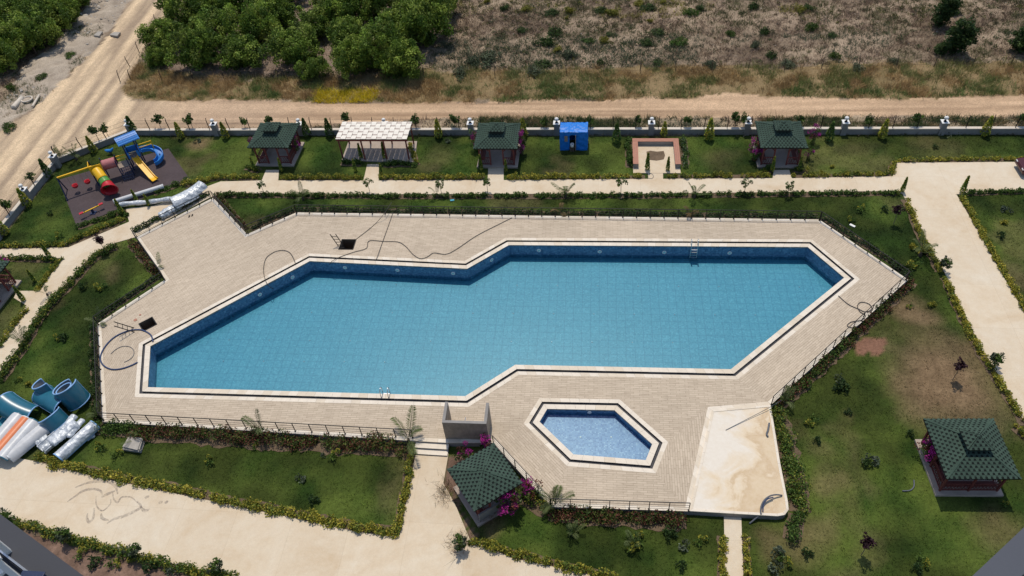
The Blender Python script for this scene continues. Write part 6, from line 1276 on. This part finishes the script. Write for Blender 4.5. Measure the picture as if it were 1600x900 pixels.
# rocks
def rocks(name, label, x, y, s):
    base = np.array([(1, 0, 0), (-1, 0, 0), (0, 1, 0), (0, -1, 0), (0, 0, 1), (0.6, 0.6, 0.55), (-0.6, 0.6, 0.5), (0.6, -0.6, 0.5), (-0.6, -0.6, 0.55)], float); fa = [(0, 5, 4), (5, 2, 4), (2, 6, 4), (6, 1, 4), (1, 8, 4), (8, 3, 4), (3, 7, 4), (7, 0, 4), (0, 2, 5), (2, 1, 6), (1, 3, 8), (3, 0, 7)]
    n = len(x); V = base[None]*(s[:, None, None]*rng.uniform(0.6, 1.3, (n, 9, 3))); V[:, :, 2] *= 0.7; V += np.stack([x, y, np.full(n, -0.02)], 1)[:, None]; Fq = (np.array(fa)[None]+np.arange(n)[:, None, None]*9).reshape(-1, 3); K_ = np.repeat(np.array((0.40, 0.36, 0.31))*rng.uniform(0.65, 1.3, (n, 1)), 9, 0)
    tag(link(name, mesh_np(name, V.reshape(-1, 3), Fq, MAT['rock'], K_)), label, 'rubble', kind='stuff')
x, y = scatter(9000, (-100, -40, 60, 118), lambda x, y: pip(x, y, RUBBLE)); kp = vnoise(x, y, 0.3, 1, 3) > 0.47; x, y = x[kp], y[kp]; s = rng.uniform(0.04, 0.13, len(x)); hp = np.min([np.hypot(x-W2(*c)[0], y-W2(*c)[1]) for c in ((170, 8), (118, 48), (98, 68), (150, 18), (40, 148))], 0) < 2.2; s = np.where(hp, s*2.0, s); s = s*np.where(rng.random(len(x)) < 0.04, 1.8, 1.0); rocks('rubble', 'pale stones and rubble strewn beside the diagonal dirt track', x, y, s)
x, y = scatter(5000, (-100, 70, 60, 118), lambda x, y: pip(x, y, ROAD)); kp = (vnoise(x, y, 0.4, 5, 3) > 0.52); rocks('road_stones', 'small stones lying on the dirt road', x[kp], y[kp], rng.uniform(0.02, 0.07, kp.sum()))
x, y = scatter(2500, bb, infield); rocks('field_stones', 'pale stones scattered over the dry field', x, y, rng.uniform(0.03, 0.12, len(x)))
# lawn grass
NOG = [DECK, PLAT, P_TOP, P_BOT, P_SML, MATP, BED, BED2]
x, y = scatter(200000, (-62, 46, 12, 64), lambda x, y: pip(x, y, GARDEN) & ~np.any([pip(x, y, q) for q in NOG], 0))
v1 = vnoise(x, y, 0.12, 0); v2 = vnoise(x, y, 0.6, 3); t = np.clip((v1*0.5+v2*0.8-0.45)*2.6+0.1, 0, 1)[:, None]; cols = np.array((0.026, 0.060, 0.007))*(1-t)+np.array((0.090, 0.125, 0.020))*t
cols = cols*(0.62+0.74*np.clip((vnoise(x, y, 0.33, 4, 3)-0.5)*3+0.5, 0, 1))[:, None]; dry = np.zeros(len(x))
for px, py, r_, k in DRY: c = W2(px, py); dry = np.maximum(dry, k*np.clip(1.5-1.15*np.hypot(x-c[0], y-c[1])/r_, 0, 1))
dry = np.maximum(dry, np.clip((vnoise(x, y, 0.22, 2, 5)-0.60)*2.5, 0, 0.25)); kp = rng.random(len(x)) > dry*0.55; d_ = dry[:, None]; cols = cols*(1-d_)+np.array((0.20, 0.145, 0.075))*d_; c = W2(1361, 541); kp &= ~(np.hypot((x-c[0])/1.3, (y-c[1])/0.85) < rng.uniform(0.7, 1.05, len(x)))
cols = cols*np.clip(1+rng.normal(0, 0.35, (len(x), 1)), 0.3, 2.2); cover('grass', 'short mown green grass of the garden lawns with dry patches', 'grass', x[kp], y[kp], 3, 0.09, rng.uniform(0.04, 0.13, kp.sum()), 0.018, cols[kp], 0.7)
